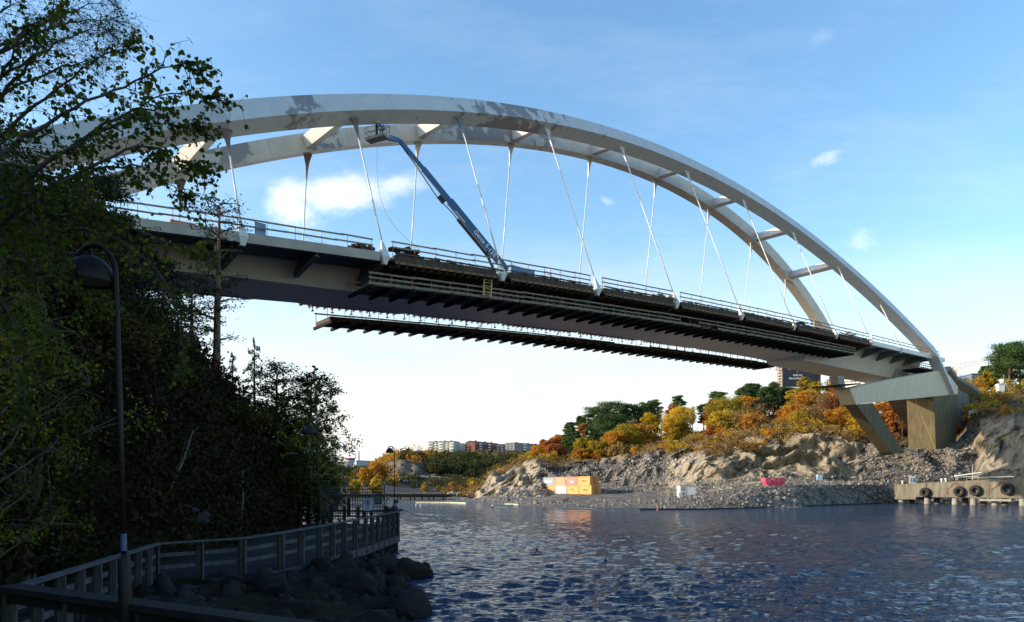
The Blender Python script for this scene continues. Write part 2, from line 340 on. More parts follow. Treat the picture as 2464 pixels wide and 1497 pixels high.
# ------------------------------------------------------------------ water
def build_water():
    nx, ny = 760, 900
    u = np.concatenate([np.linspace(-2.6, -.95, 60)[:-1], np.linspace(-.95, .95, nx-119), np.linspace(.95, 2.6, 61)[1:]]); Yv = np.concatenate([3.5*(260/3.5)**np.linspace(0, 1, ny-80), 260*(5000/260)**np.linspace(0, 1, 81)[1:]])
    UU, YY = np.meshgrid(u, Yv); X = UU*YY; Z = np.zeros_like(X)
    r = np.random.default_rng(3)
    dsp = np.gradient(Yv)[:, None]; dxs = YY*(1.9/(nx-120))
    for i in range(90):
        lam = .18*(1.4/.18)**(i/89.); th = math.radians(97)+r.normal(0, .42)
        kx, ky = math.cos(th)*2*np.pi/lam, math.sin(th)*2*np.pi/lam
        amp = .0052*lam**.85*(.6+.8*r.random())
        res = np.maximum(dsp*abs(ky), dxs*abs(kx)); fade = np.clip((2.2-res)/1.2, 0, 1)
        ph = X*kx+YY*ky+r.random()*6.28+1.0*vn(np.stack([X, YY, 0*X], -1), 1/(lam*5), i)
        Z += amp*fade*(np.sin(ph)+.25*np.sin(2*ph+.5))
    patch = .85+.35*vn(np.stack([X, YY*1.8, 0*X], -1), 1/9., 99)
    Z *= patch
    V_ = np.stack([X, YY, Z], -1).reshape(-1, 3); i = np.arange(ny-1)[:, None]*nx+np.arange(nx-1)[None]
    Fq = np.stack([i, i+1, i+nx+1, i+nx], -1).reshape(-1, 4)
    m = bpy.data.materials.new('water'); m.use_nodes = True; nt = m.node_tree; p = nt.nodes['Principled BSDF']
    p.inputs['Base Color'].default_value = (.004, .021, .062, 1); p.inputs['Roughness'].default_value = .07; p.inputs['IOR'].default_value = 1.33
    p.inputs['Specular IOR Level'].default_value = .5
    t = N(nt, 'ShaderNodeTexCoord'); hs_ = []
    for sc, st, wgt in ((3.4, (.5, 1.3, 1), 1.0), (9, (.55, 1.2, 1), .5), (1.6, (.45, 1.4, 1), 1.0)):
        mp = N(nt, 'ShaderNodeMapping'); mp.inputs['Scale'].default_value = st; mp.inputs['Rotation'].default_value = (0, 0, .12); nt.links.new(t.outputs['Object'], mp.inputs[0])
        n = N(nt, 'ShaderNodeTexNoise'); n.inputs['Scale'].default_value = sc; n.inputs['Detail'].default_value = 4; nt.links.new(mp.outputs[0], n.inputs[0])
        hs_.append(mathn(nt, 'MULTIPLY', n.outputs[0], wgt))
    b = N(nt, 'ShaderNodeBump'); b.inputs['Strength'].default_value = 1; b.inputs['Distance'].default_value = .2
    nt.links.new(mathn(nt, 'ADD', mathn(nt, 'ADD', hs_[0], hs_[1]), hs_[2]), b.inputs['Height']); nt.links.new(b.outputs[0], p.inputs['Normal'])
    o = obj('water', npmesh('water', V_, Fq), m, smooth=True); struct(o)
build_water()

# ------------------------------------------------------------------ terrain from columns: x px -> list of (y px, distance)
def zpx(y, Y): return EYE+(HY-y)/F*Y
class Terrain:
    def __init__(s, cols):
        s.x = np.array(sorted(cols)); n = max(len(c) for c in cols.values()); s.n = n
        s.Y = np.array([[c[1] for c in cols[x]]+[cols[x][-1][1]+40*(k+1) for k in range(n-len(cols[x]))] for x in s.x], float)
        s.Z = np.array([[zpx(*c) for c in cols[x]]+[zpx(*cols[x][-1])]*(n-len(cols[x])) for x in s.x], float)
    def col(s, x):
        return [np.array([np.interp(x, s.x, s.Y[:, j]) for j in range(s.n)]), np.array([np.interp(x, s.x, s.Z[:, j]) for j in range(s.n)])]
    def z(s, x, Y):
        a, b = s.col(x); return float(np.interp(Y, a, b))
    def build(s, name, nx, rows, amp, noise_seed, mask, nf=.16, mt='ground'):
        xs = np.linspace(s.x[0], s.x[-1], nx); P = []
        for x in xs:
            a, b = s.col(x); t = np.concatenate([np.linspace(j, j+1, rows[j], endpoint=False) for j in range(s.n-1)]+[[s.n-1]])
            P.append(np.stack([np.interp(t, np.arange(s.n), a), np.interp(t, np.arange(s.n), b), t], -1))
        P = np.array(P); Yg, Zg, T = P[..., 0], P[..., 1], P[..., 2]; Xg = (xs[:, None]-CX)/F*Yg
        am = np.interp(T, np.arange(s.n), amp); am = am*np.clip((Zg+.6)/1.5, .15, 1)
        G = np.stack([Xg, Yg, Zg], -1)
        d = fbm(G*np.array([1, .8, .42])+0.3*Zg[..., None]*np.array([.8, 0, 0]), nf, 6, noise_seed, True)*1.15
        d2 = fbm(G, nf*.8, 4, noise_seed+50)
        G[..., 1] -= am*d*.9; G[..., 2] += am*(d2*.6+d*.25); G[..., 0] += am*d2*.5
        s.G = G; s.T = T; s.xs = xs
        ny = G.shape[1]; i = np.arange(nx-1)[:, None]*ny+np.arange(ny-1)[None]
        Fq = np.stack([i, i+ny, i+ny+1, i+1], -1).reshape(-1, 4)
        me = npmesh(name, G.reshape(-1, 3), Fq); at = me.color_attributes.new('mask', 'FLOAT_COLOR', 'POINT')
        c = mask(xs[:, None]+0*T, T, G); at.data.foreach_set('color', np.asarray(c, np.float32).reshape(-1))
        o = obj(name, me, M[mt], smooth=False); struct(o); return o
def mk(base, grav, grass):
    z = np.zeros_like(base); return np.stack([base, np.clip(grav, 0, 1), np.clip(grass, 0, 1), z+1], -1)

RC = {
 1072: [(1206, 168), (1202, 187), (1199, 196), (1197, 215), (1194, 225), (1191, 232), (1189, 236), (1188, 240), (1200, 300)],
 1135: [(1208, 160), (1205, 172), (1201, 180), (1198, 195), (1194, 205), (1191, 215), (1189, 225), (1188, 232), (1200, 300)],
 1160: [(1210, 152), (1206.5, 164), (1201, 172), (1197, 190), (1186, 202), (1178, 213), (1174, 223), (1172, 231), (1190, 310)],
 1180: [(1214, 140), (1208.5, 155), (1201, 165), (1197, 185), (1172, 200), (1150, 212), (1147, 222), (1146, 230), (1180, 320)],
 1277: [(1219, 118), (1215, 129), (1205, 142), (1200, 175), (1162, 195), (1122, 212), (1105, 232), (1089, 250), (1130, 340)],
 1340: [(1222, 112), (1217, 123), (1206, 135), (1190, 180), (1155, 197), (1127, 208), (1108, 235), (1078, 262), (1120, 350)],
 1434: [(1224, 108), (1219, 117), (1205, 130), (1189, 182), (1148, 199), (1120, 208), (1098, 240), (1060, 270), (1110, 350)],
 1585: [(1227, 102), (1222, 110), (1203, 122), (1186, 165), (1135, 185), (1094, 198), (1075, 230), (1052, 265), (1100, 350)],
 1688: [(1228, 99), (1223.5, 106), (1197, 117), (1171, 150), (1125, 159), (1097, 172), (1065, 205), (1037, 250), (1100, 350)],
 1801: [(1226, 103), (1221.5, 111), (1180, 119), (1158, 150), (1115, 159), (1084, 168), (1050, 200), (1008, 250), (1080, 350)],
 1914: [(1224, 108), (1219.5, 116), (1172, 125), (1157, 150), (1100, 161), (1052, 175), (1028, 200), (992, 250), (1060, 350)],
 2035: [(1219, 122), (1213, 136), (1168, 141), (1158, 152), (1115, 163), (1069, 178), (1040, 205), (988, 250), (1060, 350)],
 2117: [(1215, 132), (1210.5, 146), (1168, 149), (1158, 152), (1120, 159), (1094, 164), (1085, 182), (1000, 250), (1060, 350)],
 2230: [(1215, 132), (1210.5, 146), (1172, 148), (1156, 150), (1118, 157), (1086, 163), (1078, 180), (1000, 250), (1060, 350)],
 2300: [(1215, 132), (1210.5, 146), (1172, 148), (1150, 150), (1112, 157), (1080, 163), (1060, 178), (985, 250), (1060, 350)],
 2335: [(1215, 132), (1210.5, 146), (1171, 148), (1140, 151), (1080, 160), (1022, 166), (990, 178), (955, 230), (1060, 350)],
 2352: [(1215, 132), (1210.5, 145), (1169, 147), (1130, 149), (1060, 153), (1003, 160), (983, 174), (952, 230), (1060, 350)],
 2464: [(1218, 125), (1212, 136), (1168, 138), (1125, 140), (1055, 143), (1000, 152), (965, 176), (938, 230), (1060, 350)],
 2700: [(1220, 115), (1215, 122), (1165, 125), (1120, 128), (1050, 134), (990, 145), (960, 182), (935, 230), (1060, 350)],
 3300: [(1215, 120), (1210.5, 136), (1165, 140), (1120, 145), (1050, 155), (990, 165), (960, 182), (935, 230), (1060, 350)]}
RT = Terrain(RC)
def rmask(x, T, G):
    base = .92+.12*fbm(G, .05, 3, 5)
    n = fbm(G, .12, 3, 8)
    grav = np.where(T < 3.0, 1.0, 0.0)
    # rubble heaps left of centre, gravel slope under the bridge
    grav = np.maximum(grav, ((x > 1300) & (x < 1600) & (T < 5.0)).astype(float))
    grav = np.maximum(grav, ((x > 2060) & (x < 2328) & (T < 6.0)).astype(float))
    grass = np.clip((T-4.75+n*.5)*1.6, 0, 1); grass = np.where((x > 2080) & (x < 2330) & (T < 6), 0, grass)
    return mk(base, grav, grass)
RT.build('shore_ground', 720, [4, 8, 12, 34, 34, 20, 16, 4], [.1, .25, .35, .7, 2.9, 2.5, 1.3, 1.5, 1], 11, rmask, nf=.19)

FC = {
 380: [(1202, 200), (1197.5, 235), (1193, 260), (1184, 330), (1165, 420), (1150, 440), (1135, 720), (1150, 900)],
 700: [(1202, 200), (1197.5, 235), (1193, 260), (1184, 330), (1165, 420), (1150, 440), (1133, 720), (1150, 900)],
 830: [(1204, 180), (1199, 218), (1192, 245), (1182, 330), (1160, 420), (1148, 440), (1130, 720), (1150, 900)],
 900: [(1205, 170), (1200, 208), (1190, 240), (1168, 330), (1147, 420), (1140, 440), (1124, 720), (1150, 900)],
 935: [(1206, 168), (1201, 202), (1192, 240), (1172, 330), (1146, 420), (1116, 436), (1108, 700), (1150, 900)],
 1000: [(1206, 168), (1201, 202), (1193, 240), (1176, 330), (1149, 420), (1118, 440), (1092, 700), (1150, 900)],
 1060: [(1206, 168), (1201, 202), (1193, 240), (1178, 330), (1153, 420), (1128, 445), (1090, 720), (1150, 900)],
 1130: [(1206, 168), (1201, 202), (1194, 240), (1180, 330), (1156, 420), (1136, 450), (1090, 720), (1150, 900)],
 1320: [(1206, 168), (1202, 195), (1196, 240), (1182, 330), (1156, 420), (1136, 450), (1088, 720), (1150, 900)],
 1700: [(1206, 168), (1202, 195), (1196, 240), (1182, 330), (1156, 420), (1136, 450), (1088, 720), (1150, 900)],
 3400: [(1206, 230), (1202, 240), (1196, 260), (1182, 370), (1100, 420), (1050, 450), (1010, 720), (1150, 900)]}
FT = Terrain(FC)
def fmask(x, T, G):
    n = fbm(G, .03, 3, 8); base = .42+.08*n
    grav = ((T < 3.6)).astype(float)
    cliff = np.clip(1-np.abs(x-985)/75, 0, 1)*4
    grass = np.clip((T-3.5+n*.8)*1.2, 0, 1)*np.where((T > 3.9) & (T < 5.1), 1-np.clip(cliff, 0, 1), 1)
    return mk(base, grav, grass)
FT.build('far_shore', 420, [3, 5, 8, 16, 20, 14, 3], [0, .3, 1, 2.5, 5, 5, 4, 3], 31, fmask, nf=.05)

# ------------------------------------------------------------------ bridge
BX, BY = -22.357, 57.871; SX, SY = math.sin(.869), math.cos(.869)
s_k = np.array([0, 13.373, 27.847, 42.978, 58.728, 74.884, 90.754, 105.952, 120.614, 134.996])
zd_k = np.array([20.248, 22.221, 23.685, 24.637, 25.32, 25.91, 26.729, 27.663, 28.398, 29.189])
zF_k = np.array([31.12, 37.863, 43.451, 47.755, 50.557, 51.663, 50.986, 48.584, 44.578, 39.055])
zB_k = np.array([31.568, 38.436, 43.998, 48.243, 51.028, 52.171, 51.534, 49.038, 44.607, 38.164])
pd = np.polyfit(np.r_[-45, -30, -15, -8, s_k, 150, 165], np.r_[16.2, 17.8, 19.4, 20.15, zd_k+.25, 29.6, 29.9], 4)
def zd(s): return float(np.polyval(pd, s))
pF = np.polyfit(np.r_[s_k, -15, -30, 150, 160], np.r_[zF_k, 22.6, 12.0, 30.1, 23.9], 4)
pB = np.polyfit(np.r_[s_k, -15, -30, 150, 160], np.r_[zB_k, 22.9, 12.0, 28.8, 22.6], 4)
def zF(s): return float(np.polyval(pF, s))
def zB(s): return float(np.polyval(pB, s))
WB = 19.343; LF, LB = .393, .1245
def Bp(s, n, z): return Vector((BX+s*SX-n*SY, BY+s*SY+n*SX, EYE+z))
ES = Vector((SX, SY, 0)); EN = Vector((-SY, SX, 0)); EZ = Vector((0, 0, 1))
bridge = thing('arch_bridge', 'long steel arch bridge under construction, twin pale arches over a deck crossing the water', 'bridge', tuple(Bp(163, 3, 8)))
def add(mb, name, m, **k): return mb.build(name, m, bridge, **k)

def arch(side):
    zf, lean = (zF, LF) if side == 0 else (zB, LB)
    def c(s):
        z = zf(s); ins = lean*(z-zd(s)); ins = max(ins, -.2 if side == 0 else .38)
        return Bp(s, ins if side == 0 else WB-ins, z)
    L = (EN-EZ*lean).normalized() if side == 0 else (EN+EZ*lean).normalized()
    v = []; along = []; patch = []
    ss = np.linspace(-34, 162.8 if side == 0 else 159, 190); wd, dp = 1.05, 1.95
    for s in ss:
        p = c(s); t = (c(s+.5)-c(s-.5)).normalized(); u = t.cross(L).normalized()
        if u.z < 0: u = -u
        D = dp+.55*max(0, (s-120)/45)
        for a, b in ((-wd, 0), (wd, 0), (wd, D), (-wd, D)):
            v.append(p+L*a+u*b); along.append(s)
            pt = max(math.exp(-((s-37)/9.0)**2)*1.05, math.exp(-((s-8)/2.5)**2)*.9 if side == 0 else 0, math.exp(-((s-16)/3.)**2)*.6 if side == 1 else 0, math.exp(-((s-47)/5.)**2)*.8 if side == 1 else 0, math.exp(-((s-5)/2.5)**2)*1.1 if side == 1 else 0)
            if side == 0: pt *= (1.15 if a*1 > 0 else .95)
            patch.append(pt*.93)
    f = []
    for i in range(len(ss)-1):
        for k in range(4): f.append((i*4+k, i*4+(k+1) % 4, i*4+4+(k+1) % 4, i*4+4+k))
    f += [(0, 1, 2, 3), tuple(len(v)-4+k for k in (3, 2, 1, 0))]
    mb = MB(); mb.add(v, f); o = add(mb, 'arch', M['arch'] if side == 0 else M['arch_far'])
    for nm, arr in (('along', along), ('patch', patch)):
        a = o.data.attributes.new(nm, 'FLOAT', 'POINT'); a.data.foreach_set('value', arr)
    o['label'] = 'near arch rib, blue grey in shade' if side == 0 else 'far arch rib, beige face'
    return c, L
cF, LFv = arch(0); cBk, LBv = arch(1)
# struts between the ribs
for k in range(0, 9):
    s = s_k[k]; a = cF(s); b = cBk(s); t = (cF(s+.5)-cF(s-.5)).normalized(); u = t.cross((b-a).normalized()).normalized()
    if u.z < 0: u = -u
    mb = MB(); mb.beam(a+u*.95+(b-a).normalized()*.9, b+u*.95-(b-a).normalized()*.9, 1.15, 1.3, up=u); o = add(mb, 'strut', M['paint'])
    mb = MB()
# hangers
def hanger(k, side):
    s = s_k[k]; top = cF(s) if side == 0 else cBk(s)
    bot = Bp(s, 0 if side == 0 else WB, zd(s)+.2)
    d = (top-bot).normalized(); L = (top-bot).length
    mb = MB(); a1 = bot+d*1.6; a2 = top-d*1.9
    mb.tube([a1, a2], .085, 8); h = add(mb, 'hanger', M['hanger'], smooth=True)
    # upper gusset: flared fork that widens into the rib
    wdir = ES; g = MB()
    prof = [(.07, 2.9), (.11, 2.0), (.2, 1.2), (.34, .6), (.5, .1), (.52, -.1)]
    pts = [top-d*q+wdir*w for w, q in prof]+[top-d*q-wdir*w for w, q in prof[::-1]]
    nn = wdir.cross(d).normalized()*.16
    g.prism([p-nn*.5 for p in pts], nn); g.tube([top-d*.6-nn*.7, top-d*.6+nn*.7], .1, 10)
    sub(g, 'gusset', M['primer'] if k in (0, 1) else M['blue_steel'] if k in (2,) and side == 0 else M['paint'], bridge, h)
    # lower anchorage: kite shaped box that tapers up to the rod and down past the deck edge
    g = MB(); q = .40; z0 = bot-EZ*.35; sgn = -1 if side == 0 else 1
    ring = [z0+ES*q+EN*.42*sgn*0+EN*.38, z0+ES*q-EN*.38, z0-ES*q-EN*.38, z0-ES*q+EN*.38]
    tp = bot+d*1.45; lo = [z0-EZ*.75+(r-z0)*.45 for r in ring]
    tpr = [tp+(r-z0)*.16 for r in ring]
    g.add(ring+tpr+lo, [(0, 1, 5, 4), (1, 2, 6, 5), (2, 3, 7, 6), (3, 0, 4, 7), (4, 5, 6, 7), (1, 0, 8, 9), (2, 1, 9, 10), (3, 2, 10, 11), (0, 3, 11, 8), (8, 11, 10, 9)])
    sub(g, 'anchor', M['paint'], bridge, h)
for k in range(10):
    for side in (0, 1): hanger(k, side)
# deck, girder
def loft(secs, closed=True):
    n = len(secs[0]); v = [p for s_ in secs for p in s_]; f = []
    for i in range(len(secs)-1):
        for k in range(n if closed else n-1): f.append((i*n+k, i*n+(k+1) % n, (i+1)*n+(k+1) % n, (i+1)*n+k))
    if closed: f += [tuple(range(n))[::-1], tuple((len(secs)-1)*n+k for k in range(n))]
    mb = MB(); mb.add(v, f); return mb
def deckband(s0, s1, poly, n=24, curve=None):
    return loft([[Bp(s, a, zd(s)+b) for a, b in poly] for s in np.linspace(s0, s1, n)])
def zbot(s):
    return float(np.interp(s, [-40, 0, 13, 58, 80, 101, 106, 106.01, 128, 145, 160], [-2.4, -1.85, -2.2, -2.3, -2.6, -2.9, -3.1, -3.9, -4.3, -4.6, -4.9]))
add(deckband(-45, 158, [(.35, -.06), (WB-.35, -.06), (WB-.35, -.30), (.35, -.30)], 60), 'deck_slab', M['concrete_dark'])
secs = [[Bp(s, 4.2, zd(s)-.32), Bp(s, 15.1, zd(s)-.32), Bp(s, 13.2, zd(s)+zbot(s)), Bp(s, 6.1, zd(s)+zbot(s))] for s in list(np.linspace(-45, 106, 50))+[106.02]+list(np.linspace(110, 158, 16))]
add(loft(secs), 'box_girder', M['paint'])
for (a, b) in ((-45, 12.8), (121, 160)):
    for n0, n1 in ((-.15, .35), (WB-.35, WB+.15)):
        add(deckband(a, b, [(n0, .22), (n1, .22), (n1, -.62), (n0, -.62)], 20), 'edge_beam', M['concrete'] if a < 0 else M['paint'])
# cantilever brackets (tapered, with bottom flange)
def bd_(s): return min(1.85, -zbot(s)*.8)
def bracket(s, side, m, w=.12):
    z = zd(s); e = .3
    if side == 0: pl = [(e, -.34), (4.9, -.34), (5.35, -bd_(s)), (4.9, -bd_(s)), (e, -.8)]
    else: pl = [(WB-e, -.34), (WB-4.9, -.34), (WB-5.35, -bd_(s)), (WB-4.9, -bd_(s)), (WB-e, -.8)]
    mb = MB(); mb.prism([Bp(s, a, z+b)-ES*w/2 for a, b in pl], ES*w)
    a, b = pl[3], pl[4]; mb.beam(Bp(s, a[0], z+a[1]-.03), Bp(s, b[0], z+b[1]-.03), .5, .06)
    add(mb, 'cantilever_bracket', m)
sts = sorted(list(s_k)+[(s_k[k]+s_k[k+1])/2 for k in range(9)]+[-7, -14, -24, -34, 142, 149])
for s in sts:
    for side in (0, 1): bracket(s, side, M['bracket_blue'], .5 if min(abs(s-q) for q in s_k) < .01 else .12)
# pier frame in the near plane : pixel -> (s,z) on the vertical plane n = const
def pn(x, y, n):
    t = (x-CX)/F; s = (t*(BY+n*SX)-BX+n*SY)/(SX-t*SY); Yy = BY+s*SY+n*SX
    return s, (HY-y)/F*Yy
def c5(cx, cy): return ((2080+cx/3.402)/1.039, (850+cy/3.402)/1.039)
def plane_poly(pts, n0, n1, fn=c5):
    P = [pn(*fn(*p), n0) for p in pts]
    return [Bp(s, n0, z) for s, z in P], EN*(n1-n0)
NP = -.35
mb = MB(); poly, off = plane_poly([(150, 412), (520, 330), (900, 262), (1000, 300), (1074, 400), (1072, 462), (205, 546)], NP, 5.0); off = EN*2.8; mb.prism(poly, off); add(mb, 'cap_beam', M['beam_paint'], bevel=.05)
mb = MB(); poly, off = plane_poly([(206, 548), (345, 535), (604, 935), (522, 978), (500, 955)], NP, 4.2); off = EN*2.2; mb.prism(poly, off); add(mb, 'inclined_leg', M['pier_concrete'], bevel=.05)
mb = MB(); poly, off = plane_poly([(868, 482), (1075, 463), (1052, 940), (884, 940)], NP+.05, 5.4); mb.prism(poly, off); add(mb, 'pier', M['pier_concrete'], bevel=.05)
mb = MB(); mb.prism([Bp(153, 5.02, 27), Bp(166, 5.02, 26.6), Bp(166, 5.02, 23.0), Bp(153, 5.02, 23.5)], EN*15.2); add(mb, 'transverse_beam', M['paint'])
mb = MB(); mb.prism([Bp(146, 5.05, 26.8), Bp(164, 5.05, 26.8), Bp(164, 5.05, 22.8), Bp(146, 5.05, 23.2)], EN*1.8); add(mb, 'bearing_block', M['concrete'])
# thin upright at the left end of the cap beam, with its small work platform
mb = MB(); a, b = pn(*c5(45, 305), 5.5), pn(*c5(100, 310), 5.5)
poly = [pn(*c5(*q), 2.3) for q in ((45, 305), (98, 308), (118, 412), (76, 405))]
mb.prism([Bp(s, 2.3, z) for s, z in poly], EN*1.6); add(mb, 'end_wall', M['concrete'])
def zap(t): return float(np.interp(t, [0, 4, 9, 20, 70], [29.8, 28.8, 27.0, 26.6, 26.0]))
# curved approach behind the pier
def appr(t):   # centreline curving right
    R = 190.0; a = t/R
    base = Bp(160, 9.67, 0); return base+ES*(R*math.sin(a))+EN*(R*(1-math.cos(a))), (ES*math.cos(a)+EN*math.sin(a))
secs = []
for t in np.linspace(4, 70, 26):
    p, d = appr(t); q = Vector((d.y, -d.x, 0)); z = zap(t); zl = float(np.interp(t, [0, 8, 22, 40], [5, 6, 10, 12]))
    secs.append([p+q*9.6+EZ*z, p-q*9.6+EZ*z, p-q*9.6+EZ*(z-.8), p-q*6+EZ*(z-1.4), p-q*5+EZ*(z-zl), p+q*7+EZ*(z-zl), p+q*8+EZ*(z-2), p+q*9.6+EZ*(z-.8)])
add(loft(secs), 'approach_span', M['concrete_dark'])
mb = MB()
for t in np.linspace(6, 56, 18):
    p, d = appr(t); q = Vector((d.y, -d.x, 0)); z = zap(t); mb.beam(p+q*9.4+EZ*z, p+q*9.4+EZ*(z+.95), .06, .06)
for hh in (.5, .9):
    pp = [];
    for t in np.linspace(6, 56, 18):
        p, d = appr(t); q = Vector((d.y, -d.x, 0)); pp.append(p+q*9.4+EZ*(zap(t)+hh))
    mb.tube(pp, .05, 4)
add(mb, 'approach_railing', M['wood'])

# temporary timber guard rails on the deck edges
def guard(s0, s1, n, hs=(.62, 1.18), post=2.4, zoff=.2, red=True, jit=.04):
    mb = MB(); r = random.Random(int(s0*10)+3)
    ns = int((s1-s0)/post)
    for i in range(ns+1):
        s = s0+(s1-s0)*i/max(1, ns); mb.tube([Bp(s, n, zd(s)+zoff-.3), Bp(s, n, zd(s)+zoff+1.25)], .028, 4, mi=1)
    for h in hs:
        s = s0
        while s < s1:
            e = min(s1, s+4.6+r.random()*.6); j1, j2 = r.uniform(-jit, jit), r.uniform(-jit, jit)
            mb.beam(Bp(s-.15, n, zd(s)+zoff+h+j1), Bp(e+.15, n, zd(e)+zoff+h+j2), .05, .14); s = e
    # slack ropes
    for i in range(0, ns, 3):
        s = s0+(s1-s0)*i/ns; pts = [Bp(s+t*3, n+.1, zd(s+t*3)+zoff+1.1-.9*t+.5*math.sin(t*3.1)*-.6) for t in np.linspace(0, 1, 6)]; mb.tube(pts, .013, 3, mi=2)
    return add(mb, 'guard_rail', [M['wood'], M['redpost'], M['dark_steel']])
guard(-40, 12.0, .05); guard(14.2, 41.5, -.1); guard(43.8, 57.8, -.1); guard(59.6, 119.5, -.1); guard(121.5, 157, .05)
guard(14, 119, WB+.1); guard(-40, 12, WB-.1, hs=(.6, 1.15))
# mesh/lattice edge of the formwork seen against the sky
mb = MB()
for s in np.arange(19, 48, .42):
    mb.beam(Bp(s, .4, zd(s)+.18), Bp(s+.2, .4, zd(s)+.52), .03, .05)
for h in (.18, .54): mb.tube([Bp(s, .4, zd(s)+h) for s in np.linspace(18.5, 48.5, 14)], .03, 4)
add(mb, 'edge_lattice', M['wood_grey'])

# ---- timber formwork under the cantilevers, each side (hung from the deck)
for side, lab in ((0, 'brown timber formwork packed under the near edge of the bridge deck'), (1, 'brown timber formwork under the far edge of the bridge deck')):
    root = thing('formwork', lab, 'formwork', tuple(Bp(14, 0 if side == 0 else WB, zd(14))), 'deck formwork')
    def q(n): return n if side == 0 else WB-n
    r = random.Random(4+side)
    for k in range(1, 8):
        a, b = s_k[k]+1.0, s_k[k+1]-1.0
        mb = loft([[Bp(s, q(-.25), zd(s)+.12), Bp(s, q(4.1), zd(s)-.32), Bp(s, q(4.1), zd(s)-.55), Bp(s, q(-.25), zd(s)-.50)] for s in np.linspace(a, b, 5)]); mb.build('form_panel', M['ply'], root)
        mb = MB()
        for j, n in enumerate((-.35, .9, 2.2, 3.4)):
            mb.beam(Bp(a, q(n), zd(a)-.68-.06*j), Bp(b, q(n), zd(b)-.68-.06*j), .14, .22)
        mb.build('waler', M['orange_beam'], root)
        mb = MB(); s = a+.3
        while s < b:
            mb.beam(Bp(s, q(-.7), zd(s)-.85), Bp(s, q(4.3), zd(s)-1.0), .1, .2)
            mb.beam(Bp(s, q(-.35), zd(s)-.85), Bp(s, q(4.0), zd(s)-1.55), .08, .1)
            mb.beam(Bp(s, q(-.42), zd(s)+.3), Bp(s, q(-.42), zd(s)-1.1), .07, .07); s += .95
        mb.build('bearer', M['ply'], root)
        mb = MB(); s = a
        while s < b-1.2:
            mb.beam(Bp(s, q(-.3), zd(s)+.22+r.uniform(0, .12)), Bp(s+r.uniform(1.6, 3), q(-.3), zd(s+1.5)+.24), .12, .14)
            s += 1.5
        mb.build('edge_board', M['edge_board'], root)

# ---- hanging scaffold platforms
def platform(name, lab, s0, s1, n0, n1, drop, rails, joist=2.0, th=.09, zf=None):
    zf = zf or (lambda s: zd(s)+drop)
    root = thing(name, lab, 'scaffold', tuple(Bp(s0, n0, zf(s0))))
    r = random.Random(int(s0+n0*7)); out_n = n0 if n0 < 9 else n1
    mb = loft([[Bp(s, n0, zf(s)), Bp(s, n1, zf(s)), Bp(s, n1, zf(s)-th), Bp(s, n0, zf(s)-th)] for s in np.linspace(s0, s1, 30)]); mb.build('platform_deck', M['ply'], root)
    sgn = -1 if n0 < 9 else 1; mr = MB()
    s = s0
    while s <= s1+.01:
        mb = MB(); mb.beam(Bp(s, n0-.55, zf(s)-.18-th), Bp(s, n1+.55, zf(s)-.18-th), .22, .34)
        for nn in ((n0, n1) if rails > 1 else (out_n,)):
            mb.tube([Bp(s, nn, zf(s)-.3), Bp(s, nn, zf(s)+1.15)], .045, 4, mi=1)
        mb.tube([Bp(s, (n0+n1)/2+1.2*sgn*-1, zf(s)-.2), Bp(s, (n0+n1)/2+1.2*sgn*-1, zd(s)-.5)], .03, 4, mi=1)
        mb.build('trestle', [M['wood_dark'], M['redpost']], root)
        s += joist
    for nn in ((n0, n1) if rails > 1 else (out_n,)):
        for h in ((.12, .62, 1.1) if rails > 1 else (.55, 1.0)):
            s = s0
            while s < s1-.5:
                e = min(s1, s+4.8); 
                if r.random() > .05: mr.beam(Bp(s-.2, nn-.06, zf(s)+h+r.uniform(-.03, .03)), Bp(e+.2, nn-.06, zf(e)+h+r.uniform(-.03, .03)), .05, .17 if h > .2 else .24)
                s = e
    mr.build('guard_board', M['wood'], root)
    return root
platform('scaffold_platform', 'hanging scaffold platform with red posts and plank rails along the near side of the girder', 12.2, 115, .6, 4.4, -2.75, 2, 2.3)
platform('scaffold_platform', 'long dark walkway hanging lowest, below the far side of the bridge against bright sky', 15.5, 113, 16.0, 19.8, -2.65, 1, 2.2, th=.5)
platform('scaffold_platform', 'short scaffold bay hanging under the deck edge just before the right pier', 146, 153, .3, 3.2, -3.0, 2, 1.2)
# red stubs and straps along the soffit edge
for i, s in enumerate(np.arange(12, 113, 2.3)):
    mb = MB(); mb.tube([Bp(s, 13.0, zd(s)+zbot(s)-.0), Bp(s, 13.0, zd(s)+zbot(s)-.75)], .055, 4)
    mb.beam(Bp(s, 12.8, zd(s)+zbot(s)-.7), Bp(s, 13.2, zd(s)+zbot(s)-.7), .18, .08); add(mb, 'strap_bracket', M['redpost'])
# small platform on the left end of the cap beam
root = thing('scaffold_platform', 'small timber work deck perched on the left end of the pier beam', 'scaffold', tuple(Bp(*(pn(*c5(150, 380), 0)[0:1]), 0, pn(*c5(150, 380), 0)[1])))
mb = MB(); sa, za = pn(*c5(60, 383), -1.0); sb, zb_ = pn(*c5(245, 372), -1.0)
mb.beam(Bp(sa, 1.5, za), Bp(sb, 1.5, zb_), 5.0, .25); mb.build('work_deck', M['wood_dark'], root)
mb = MB()
for i in range(6):
    f = i/5; s = sa+(sb-sa)*f; z = za+(zb_-za)*f; mb.tube([Bp(s, -.8, z), Bp(s, -.8, z+1.1)], .05, 4)
for h in (.5, 1.0): mb.beam(Bp(sa, -.8, za+h), Bp(sb, -.8, zb_+h), .05, .15)
mb.build('hand_rail', M['wood'], root)
